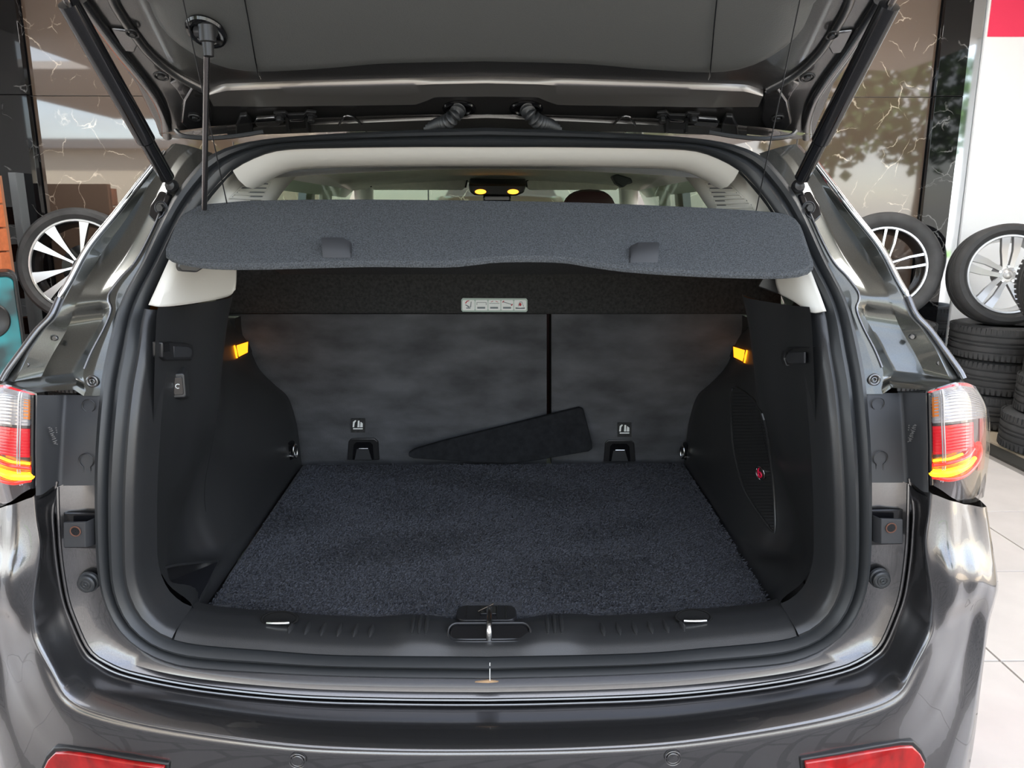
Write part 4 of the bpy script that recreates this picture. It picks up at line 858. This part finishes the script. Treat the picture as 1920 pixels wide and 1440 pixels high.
# pressed bar across the gate
bp = [(907, 157), (1050, 160), (1240, 165), (1400, 172), (1432, 182), (1420, 203), (1330, 205), (1045, 201), (1022, 192), (1008, 185), (907, 184)]
bh = [ax(G(x, y, 0.016)) - GN * 0.018 for x, y in bp]; bh[0].x = 0; bh[-1].x = 0
def strip_rows(A, B, n=60):
    A = resample(A, n); B = resample(B, n); rws = []
    for t, h in ((0, 0.0), (0.04, 0.010), (0.10, 0.0138), (0.5, 0.0158), (0.90, 0.0178), (0.96, 0.014), (1, 0.0)): rws.append([a.lerp(b, t) + GN * h for a, b in zip(A, B)])
    return rws
rws = strip_rows(bh[:5], list(reversed(bh[5:])))
obj('gate_bar', grid([[mx(p) for p in reversed(r[1:])] + r for r in rws]), BAR_LIT, gate)
# lower flange lip with clips
fl_ = strip_rows([ax(G(x, y, 0.0)) for x, y in ((907, 214), (1000, 218), (1180, 226), (1340, 234), (1400, 240))], [ax(G(x, y, 0.0)) for x, y in ((907, 238), (1000, 239), (1180, 241), (1340, 247), (1400, 252))])
for r in fl_: r[0].x = 0
obj('hinge_flange', grid([[mx(p) for p in reversed(r[1:])] + [q for q in r] for r in [[p - GN * 0.008 for p in r] for r in fl_]]), PAINTI, gate)
for s in (-1, 1):
    f = (lambda p: p) if s > 0 else mx
    g = lambda x, y, o=0.0: f(ax(G(x, y, o)))
    # corner web
    obj('corner_web', prism([g(x, y, 0.008) for x, y in ((1432, 176), (1460, 165), (1478, 190), (1485, 232), (1462, 256), (1440, 252), (1425, 225))], GN * -0.01), PAINT, gate, bevel=0.005)
    for x, y, r in ((1458, 222, 0.011), (1514, 145, 0.012), (1560, 66, 0.010)):
        M = Matrix.Translation(g(x, y, 0.010)) @ GN.to_track_quat('-Y', 'Z').to_matrix().to_4x4()
        obj('web_grommet', xf(cat(lathe([(0.0005, -0.004), (r * 0.5, -0.004), (r * 0.62, 0), (r * 0.62, 0.004)], 6), ring(r, r * 0.2, 24)), M), DKSTEEL, gate)
    # side channel ridge and inner recesses
    obj('side_ridge', tube(spl([g(x, y, 0.004) for x, y in ((1512, 256), (1513, 225), (1526, 185), (1552, 145), (1585, 100), (1618, 50), (1650, 0))], 30), 0.011, 10), PAINT, gate)
    obj('side_ridge', tube(spl([g(x, y, 0.002) for x, y in ((1440, 168), (1490, 140), (1530, 105), (1562, 60), (1590, 10), (1600, -30))], 30), 0.009, 10), PAINTI, gate)
    obj('recess_plate', prism([g(x, y, 0.006) for x, y in ((1552, 88), (1568, 62), (1600, 58), (1580, 100), (1560, 102))], GN * -0.006), PAINT, gate, bevel=0.003)
    obj('recess_plate', prism([g(x, y, 0.006) for x, y in ((1450, 190), (1462, 160), (1485, 150), (1500, 158), (1488, 172), (1476, 195))], GN * -0.006), PAINT, gate, bevel=0.003)
    # rubber tab, hinge
    obj('bump_stop', prism([g(x, y, 0.014) for x, y in ((1352, 256), (1354, 232), (1362, 219), (1374, 220), (1383, 240), (1385, 258))], GN * -0.012), TRIMS, gate, bevel=0.003)
    hx = 1270
    hg = obj('hinge', prism([g(hx + x, y, 0.018) for x, y in ((-22, 218), (-20, 242), (18, 244), (20, 219), (12, 230), (-12, 229))], GN * -0.012), GLOSS, gate, bevel=0.002)
    obj('hinge_plate', prism([g(hx + x, y, 0.012) for x, y in ((-38, 212), (-20, 210), (-14, 216), (14, 217), (20, 212), (42, 214), (36, 221), (16, 222), (10, 231), (-12, 230), (-18, 220), (-34, 220))], GN * -0.006), DKSTEEL, hg, bevel=0.001)
    for x in (-28, 30):
        M = Matrix.Translation(g(hx + x, 218, 0.010)) @ GN.to_track_quat('-Y', 'Z').to_matrix().to_4x4()
        obj('hinge_bolt', xf(lathe([(0.0005, -0.014), (0.007, -0.014), (0.008, -0.012), (0.008, -0.005), (0.012, -0.004), (0.012, 0.0)], 6), M), DKSTEEL, hg)
    for x in (-19, 18): obj('hinge_arm', prism([g(hx + x + a, y, 0.02) for a, y in ((-2, 222), (2, 222), (2, 248), (-2, 248))], V((0, 0.02, 0.0))), DKSTEEL, hg, smooth=False)
    obj('flange_pad', prism([g(x, y, 0.014) for x, y in ((1300, 222), (1345, 225), (1350, 232), (1345, 240), (1302, 237), (1297, 230))], GN * -0.01), PAINT, gate, bevel=0.004)
    obj('flange_arch', tube(spl([g(x, y, 0.012) for x, y in ((1150, 233), (1165, 220), (1180, 219), (1192, 235))], 14), 0.0025, 8), PAINT, gate)
    # wiring bellows
    cx_ = 861 if s < 0 else 987
    M = Matrix.Translation(G(cx_, 204, 0.004)) @ GN.to_track_quat('-Y', 'Z').to_matrix().to_4x4()
    gm_ = obj('wiring_grommet', xf(cat(ring(0.027, 0.005, 32), disc(0.026, 0.004, 32, 0.001)), M @ Matrix.Diagonal((1.1, 1, 0.8, 1))), GLOSS, gate)
    pa = [G(cx_ - 0, 204, 0.012), G(cx_ + s * 8, 216, 0.03), G(cx_ + s * 22, 228, 0.035), G(cx_ + s * 40, 235, 0.02), G(cx_ + s * 62, 244, 0.0)]
    pa = spl(pa, 151)
    rad = [0.012 + 0.0038 * math.sin(i * 2 * math.pi / 9) for i in range(151)]
    obj('wiring_bellows', tube(pa, rad, 16), RUBBER, gm_)
    # trailing cable by the hinge end
    obj('washer_hose', tube(spl([f(ax(P(x, y, Y))) for x, y, Y in ((1330, 248, .34), (1380, 256, .33), (1430, 260, .32), (1478, 256, .33), (1492, 246, .35))], 24), 0.0045, 8), RUBBER, gate)
    # gas strut
    a = f(ax(P(1496, 348, 0.215))); b = f(ax(P(1668, 10, -0.02))); d = (b - a)
    gs = obj('gas_strut', tube([a + d * 0.045, a + d * 0.05, a + d * 0.28, a + d * 0.29, a + d * 1.0, a + d * 1.005], [0.008, 0.0135, 0.0135, 0.0165, 0.0165, 0.008], 20), GLOSS, car)
    obj('strut_socket', cat(tube([a, a + d * 0.06], [0.008, 0.008], 12), xf(lathe([(0.0005, -0.012), (0.009, -0.010), (0.012, 0.0), (0.009, 0.010), (0.0005, 0.012)], 16), Matrix.Translation(a))), DKSTEEL, gs)
    obj('strut_rod', tube([a + d * 1.0, a + d * 1.3], 0.006, 12), ROD, gs)
# liner recess with ball joint and prop rod on the left
c0 = G(387, 60, 0.056)
M = Matrix.Translation(c0) @ GN.to_track_quat('-Y', 'Z').to_matrix().to_4x4()
rc = obj('liner_recess', xf(cat(ring(0.026, 0.006, 32), disc(0.026, 0.004, 32, 0.002)), M @ Matrix.Diagonal((1, 1, 1.25, 1))), GLOSS, gate)
rod_t, rod_b = G(388, 78, 0.085), P(383, 392, 0.19)
pr = obj('prop_rod', tube([rod_t, rod_b], 0.0052, 12), ROD, gate)
bj = G(388, 58, 0.085)
obj('ball_joint', cat(tube([bj + V((0, 0, 0.012)), bj + V((0, 0, 0.008)), bj + V((0, 0, -0.016)), bj + V((0, 0, -0.018)), bj + V((0, -0.001, -0.038))], [0.006, 0.013, 0.013, 0.009, 0.008], 16), tube([bj + V((-0.020, 0.01, 0)), bj + V((0.012, 0, 0))], 0.009, 12)), DKSTEEL, gate)
# ================================================================== PARCEL SHELF
def shY(py): return 0.075 + (495 - py) / 118 * 0.17
def sh(px, py, off=0.0):
    p = P(px, py, shY(py)); return p + SHN * off
SHN = (P(1300, 495, shY(495)) - P(600, 495, shY(495))).cross(P(900, 380, shY(380)) - P(900, 495, shY(495))).normalized()
if SHN.z < 0: SHN = -SHN
shelf = thing('parcel_shelf', (0, 0.4, 1.38), 'dark grey felt parcel shelf tilted across the top of the boot', 'parcel shelf')
so_px = [(376, 383), (420, 379), (480, 375), (633, 373), (800, 374), (960, 376), (1100, 379), (1200, 383), (1330, 389), (1440, 396), (1478, 402), (1495, 416), (1505, 440), (1514, 468), (1522, 492), (1515, 503), (1490, 510), (1430, 512), (1300, 508), (1180, 500), (1110, 491), (1060, 483), (1000, 481), (930, 482), (885, 487), (830, 491), (700, 490), (600, 492), (480, 495), (400, 494), (350, 488), (322, 480), (313, 470), (319, 453), (331, 424), (345, 399), (358, 388)]
so_ = spl([sh(x, y) for x, y in so_px], 140, closed=True)
sb = obj('shelf_flap', prism(so_, SHN * -0.013), SHELFC, shelf, bevel=0.003)
obj('shelf_edge', tube([p + SHN * -0.007 for p in so_], 0.0055, 6, closed=True), SHELFC, shelf)
bk = [sh(372, 386, -0.013), sh(1470, 402, -0.013)]
obj('shelf_board', prism([bk[0] + V((0.01, 0, 0)), bk[1] + V((-0.01, 0, 0)), V((0.60, 0.90, 1.30)), V((-0.60, 0.90, 1.30))], V((0, 0, -0.015))), SHELFC, shelf, smooth=False)
for hx, hy, s in ((633, 466, -1), (1206, 475, 1)):
    def hp(x, y, o): return sh(hx + x * -s, hy + y, o)
    secs = []
    for xx in (-27, -25, 12, 24, 27):
        t = 1.0 if xx < 13 else (0.55 if xx < 25 else 0.05)
        secs.append([hp(xx, -7, 0.001), hp(xx, -7, 0.014 * t + 0.001), hp(xx, -4, 0.020 * t), hp(xx, 4, 0.018 * t), hp(xx, 12, 0.008 * t + 0.002), hp(xx, 18, 0.001)])
    m = grid(secs); n = 6; m[1].append(tuple(range(n))); m[1].append(tuple(4 * n + i for i in range(n)))
    obj('shelf_handle', m, POCKET, shelf, sharp=30)
obj('lift_cord', tube([P(426, 384, 0.24), G(341, -10, 0.062)], 0.0011, 6), DKSTEEL, shelf)
obj('lift_cord', tube([P(1417, 399, 0.24), G(1502, -10, 0.062)], 0.0011, 6), DKSTEEL, shelf)
# ================================================================== LOOSE CARPETED WEDGE
wedge_px = [(766, 850), (778, 843), (830, 828), (1000, 786), (1086, 765), (1094, 768), (1100, 790), (1110, 830), (1111, 842), (1104, 847), (1005, 864), (955, 870), (900, 868), (775, 860), (766, 856)]
def wq(x, y, o): return Q(x, y, o)
wf = [Q(x, y, -0.062 + (872 - y) / 107 * 0.036) for x, y in wedge_px]
zmin = min(p.z for p in wf); lift = max(0, 0.6885 - zmin)
wd_ = tag(obj('carpet_wedge', prism(wf, V((0, 0.016, 0.002))), WEDGEC, None, bevel=0.004), 'loose black carpeted wedge board leaning against the rear seat backs', 'board')
# ================================================================== WHEELS AND TYRES ALONG THE WALL
def wheel(name, label, loc, R, rimr, rot, style, group='wheels shown on tyre stacks'):
    t = thing(name, loc, label, 'wheel', group, rot, local=True)
    W = 0.24
    obj('tyre', tyre_mesh(R, W, rimr, 80), TYRE, t)
    fm = ALLOYS if style == 'silver' else ALLOY
    sm_ = ALLOYS if style == 'silver' else ALLOYB
    obj('rim_barrel', lathe([(rimr, -0.085), (rimr - 0.012, -0.09), (rimr - 0.018, -0.08), (rimr - 0.03, -0.03), (rimr - 0.035, 0.06), (rimr, 0.09)], 64), sm_, t)
    obj('rim_lip', lathe([(rimr + 0.002, -0.088), (rimr - 0.002, -0.097), (rimr - 0.013, -0.097), (rimr - 0.018, -0.088)], 64), fm, t)
    obj('hub', lathe([(0.0005, -0.060), (0.045, -0.062), (0.062, -0.055), (0.075, -0.02), (0.075, 0.03), (0.0005, 0.03)], 32), sm_, t)
    obj('brake_plate', lathe([(0.0005, 0.05), (rimr * 0.5, 0.05), (rimr * 0.5, 0.06)], 32), ALLOYB, t) if style == 'ten' else None
    ro = rimr - 0.012
    def spoke(a, w0, w1, side=0.0, bend=0.0):
        ca, sa = math.cos(a), math.sin(a); pts = []
        rs = (0.045, 0.10, rimr * 0.6, rimr * 0.82, ro); ws = (w0, w0 * 1.0, lerp(w0, w1, 0.35), lerp(w0, w1, 0.7), w1); ys = (-0.060, -0.066, -0.080, -0.088, -0.092)
        L, Rr = [], []
        for r, w_, y in zip(rs, ws, ys):
            k = (r - 0.045) / (ro - 0.045); o = side * (0.55 + 0.45 * min(1, k * 1.8)) + bend * math.sin(k * math.pi)
            L.append(V((ca * r - sa * (o + w_), y, sa * r + ca * (o + w_)))); Rr.append(V((ca * r - sa * (o - w_), y, sa * r + ca * (o - w_))))
        top_ = grid([L, Rr]); bot = [[p + V((0, 0.035, 0)) for p in L], [p + V((0, 0.035, 0)) for p in Rr]]
        o1 = obj('spoke', cat(grid([L, bot[0]]), grid([Rr, bot[1]]), grid(bot)), sm_, t, sharp=25)
        obj('spoke_face', top_, fm, t, sharp=25)
    if style == 'ten':
        for k in range(10): spoke(math.radians(84 + 36 * k + (4 if k % 2 else -4)), 0.008, 0.040 if k % 2 else 0.032)
    else:
        for k in range(5):
            a = math.radians((84 if style == 'bmw' else 90) + 72 * k)
            if style == 'bmw':
                for sg in (-1, 1): spoke(a, 0.006, 0.009, sg * 0.036, 0)
            else:
                for sg in (-1, 1): spoke(a, 0.015, 0.028, sg * 0.036, 0)
    cp = obj('centre_cap', lathe([(0.0005, -0.070), (0.026, -0.069), (0.032, -0.064), (0.032, -0.05)], 28), ALLOYB if style != 'silver' else ALLOYS, t)
    if style == 'ten': obj('cap_emblem', cat(tube([V((0.021 * math.cos(q), -0.071, 0.012 * math.sin(q))) for q in np.linspace(0, 2 * math.pi, 24, endpoint=False)], 0.0018, 6, closed=True), tube([V((-0.012, -0.071, -0.007)), V((-0.004, -0.071, 0.004)), V((0.004, -0.071, -0.004)), V((0.012, -0.071, 0.007))], 0.0018, 6)), ALLOY, cp)
    if style == 'bmw':
        obj('cap_ring', ring(0.029, 0.003, 28, y0=-0.068), ALLOY, cp)
        BL = bpy.data.materials.get('emblem_blue') or mat('emblem_blue', (0.1, 0.25, 0.5), 0.3)
        for a0 in (0, math.pi): obj('cap_emblem', prism([V((0, -0.072, 0))] + [V((0.02 * math.cos(a0 + q), -0.072, 0.02 * math.sin(a0 + q))) for q in np.linspace(0, math.pi / 2, 6)], V((0, 0.002, 0))), BL, cp, smooth=False)
        for a0 in (math.pi / 2, -math.pi / 2): obj('cap_emblem', prism([V((0, -0.072, 0))] + [V((0.02 * math.cos(a0 + q), -0.072, 0.02 * math.sin(a0 + q))) for q in np.linspace(0, math.pi / 2, 6)], V((0, 0.002, 0))), WHITE, cp, smooth=False)
    if style == 'silver':
        for k in range(5):
            a = math.radians(90 + 72 * k); obj('lug_nut', xf(lathe([(0.0005, -0.072), (0.009, -0.072), (0.011, -0.066), (0.011, -0.05)], 6), Matrix.Translation((0.052 * math.cos(a), 0, 0.052 * math.sin(a)))), STEEL, t)
    return t
tread = None
def tyre_flat(label, x, y, z, R=0.325, W=0.235, tilt=0.0):
    global tread
    if tread is None:
        rim = 0.2; m = tyre_mesh(R, W, rim, 64)
        m2 = []
        for k in range(64):                                   # shoulder blocks
            a = 2 * math.pi * k / 64
            for sg in (-1, 1):
                M = Matrix.Rotation(-a, 4, 'Y') @ Matrix.Translation((R - 0.003, sg * W * 0.37, 0))
                m2.append(xf(box((0, 0, 0), (0.010, W * 0.16, 0.020)), M))
        t = obj('tyre', cat(m, *m2), TYRE, None); tread = t.data
    else:
        t = bpy.data.objects.new('tyre', tread); col.objects.link(t)
    t.location = (x, y, z); t.rotation_euler = (math.radians(90) + tilt, 0, random.uniform(0, 6))
    t['label'] = label; t['category'] = 'tyre'; t['group'] = 'used tyres stacked along the wall'
    return t
TW = 0.235
ORD = ['bottom', 'second', 'third', 'fourth']
# stack A carries the silver wheel; stack B stands before it at the frame's edge; stack C carries the dark wheel; stack D on the left
for k in range(3): tyre_flat('worn black tyre in the stack under the silver wheel, %s of the three' % ['lowest', 'middle', 'topmost'][k], 3.52 + (0.0, 0.015, -0.01)[k], 3.97, 0.012 + TW * (k + 0.5))
for k in range(3): tyre_flat('worn black tyre at the right edge nearest the floor strip, %s of its stack' % ['lowest', 'middle', 'top'][k], (3.50, 3.57, 3.60)[k], 3.27, 0.012 + TW * (k + 0.5))
for k in range(3): tyre_flat('black tyre under the dark two-tone wheel by the marble wall, %s of its stack' % ['lowest', 'middle', 'top'][k], 2.82, 4.22, 0.002 + TW * (k + 0.5))
for k in range(3): tyre_flat('black tyre under the ten-spoke wheel behind the loudspeaker, %s of its stack' % ['lowest', 'middle', 'top'][k], -2.93, 4.22, 0.002 + TW * (k + 0.5))
up_t = tyre_flat('upright black tyre cut off by the right edge beside the silver wheel', 3.51, 3.30, 0.718 + 0.329); up_t.rotation_euler = (0, 0, math.radians(-12))
wheel('alloy_wheel', 'machined ten-spoke alloy wheel with tyre left of the car', (-2.90, 4.14, 0.707 + 0.392), 0.395, 0.315, (math.radians(-8), 0, math.radians(10)), 'ten')
wheel('alloy_wheel', 'black and silver double-spoke wheel with tyre right of the car', (2.71, 4.16, 0.707 + 0.378), 0.380, 0.276, (math.radians(-8), 0, math.radians(-12)), 'bmw')
wheel('alloy_wheel', 'all-silver five double-spoke wheel with lug nuts on tyre stack', (3.42, 3.90, 0.717 + 0.335), 0.338, 0.262, (math.radians(-8), 0, math.radians(-12)), 'silver')
# ================================================================== LOUDSPEAKER
spk = thing('loudspeaker', (-2.98, 3.2, 0), 'tall black party loudspeaker with teal glowing front at left edge', 'loudspeaker', rot=(0, 0, math.radians(32)), local=True)
sx0, sz1 = 0.0, 1.135
fro = rrect(0.165, 0.53, 0.05, 6)
obj('cabinet', prism2([p + V((sx0, -0.10, 0.60)) for p in fro], [p + V((sx0, 0.22, 0.60)) for p in fro]), TRIMS, spk, bevel=0.012)
TEAL = mat('teal_lit_mesh', (0.05, 0.075, 0.08), 0.4, emit=(0.01, 0.50, 0.55), es=0.25)
ntt = TEAL.node_tree; bs = ntt.nodes['Principled BSDF']; tc = ntt.nodes.new('ShaderNodeTexCoord'); nz = ntt.nodes.new('ShaderNodeTexNoise'); nz.inputs['Scale'].default_value = 4.5
mr = ntt.nodes.new('ShaderNodeMapRange'); mr.inputs[1].default_value = 0.42; mr.inputs[2].default_value = 0.68; mr.inputs[3].default_value = 0.01; mr.inputs[4].default_value = 0.42
ntt.links.new(tc.outputs['Object'], nz.inputs['Vector']); ntt.links.new(nz.outputs['Fac'], mr.inputs[0]); ntt.links.new(mr.outputs[0], bs.inputs['Emission Strength'])
fi = rrect(0.145, 0.50, 0.035, 6)
obj('front_mesh', prism2([p + V((sx0, -0.114, 0.60)) for p in fi], [p + V((sx0, -0.09, 0.60)) for p in fi]), TEAL, spk, bevel=0.004)
obj('front_frame', tube([p * 1.0 + V((sx0, -0.11, 0.60)) for p in rrect(0.155, 0.515, 0.042, 6)], 0.012, 8, closed=True), TRIMS, spk)
for z in (0.86, 0.42):
    M = Matrix.Translation((sx0, -0.115, z))
    obj('woofer', xf(lathe([(0.0005, 0.0), (0.03, -0.008), (0.04, 0.0), (0.085, -0.006), (0.10, -0.014), (0.108, -0.006), (0.108, 0.004)], 40), M), TRIMS, spk)
for sx_ in (-0.11, 0.11): obj('foot', box((sx0 + sx_, 0.06, 0.035), (0.05, 0.25, 0.07)), TRIMS, spk, smooth=False)
# ================================================================== OUTDOORS, reflected in the stone and paint
PALE = mat('pale_render', (0.62, 0.56, 0.46), 0.8)
bld = thing('building', (-13, -12, 0), 'pale low building across the street, reflected in the marble', 'building')
obj('wall', box((-13, -12, 1.6), (16, 1, 3.2)), PALE, bld, smooth=False); obj('roof', box((-13, -12, 3.33), (16.6, 1.6, 0.25)), GREYW, bld, smooth=False)
LEAF = mat('leaves', (0.05, 0.10, 0.025), 0.8, var=(4, 0.4)); BARK = mat('bark', (0.09, 0.065, 0.045), 0.9)
for tx, ty, hgt, lab in ((-6.0, -8.5, 5.5, 'street tree with dark trunk reflected in the left marble'), (10.5, -16, 7.0, 'tall street tree reflected in the right marble'), (16, -20, 8.0, 'broad street tree reflected beside the black pillar')):
    tr = thing('street_tree', (tx, ty, 0), lab, 'tree', 'street trees behind the viewer')
    obj('trunk', tube([V((tx, ty, 0)), V((tx + 0.1, ty, hgt * 0.3)), V((tx, ty, hgt * 0.6))], [0.2, 0.15, 0.1], 8), BARK, tr)
    vs, fs_ = [], []
    for k in range(1500):
        a, b = random.uniform(0, 6.28), random.uniform(-1, 1); r = random.uniform(0.5, 1) * hgt * 0.33
        p = V((tx + r * math.cos(a) * math.sqrt(1 - b * b), ty + r * math.sin(a) * math.sqrt(1 - b * b), hgt * 0.68 + r * b * 0.9)); n = len(vs)
        d1, d2 = V((random.uniform(-1, 1), random.uniform(-1, 1), random.uniform(-1, 1))) * 0.25, V((random.uniform(-1, 1), random.uniform(-1, 1), random.uniform(-1, 1))) * 0.25
        vs += [p, p + d1, p + d1 + d2, p + d2]; fs_.append((n, n + 1, n + 2, n + 3))
    o = obj('foliage', (vs, fs_), LEAF, tr, smooth=False); o['kind'] = 'stuff'
pc = thing('parked_car', (-9.4, -8.5, 0), 'dark parked car outside, reflected in the left marble', 'car')
prof_c = [(-2.2, 0.35), (-2.25, 0.8), (-2.0, 1.0), (-1.3, 1.08), (-0.6, 1.6), (0.9, 1.65), (1.7, 1.1), (2.1, 1.0), (2.2, 0.4)]
obj('body', prism([V((-9.4 + x, -9.4, z)) for x, z in prof_c], V((0, 1.8, 0))), ALLOYB, pc, bevel=0.08)
for x in (-1.4, 1.4):
    for y in (-9.35, -7.65): obj('wheel', xf(tyre_mesh(0.34, 0.22, 0.2, 32), Matrix.Translation((-9.4 + x, y, 0.34))), TYRE, pc)
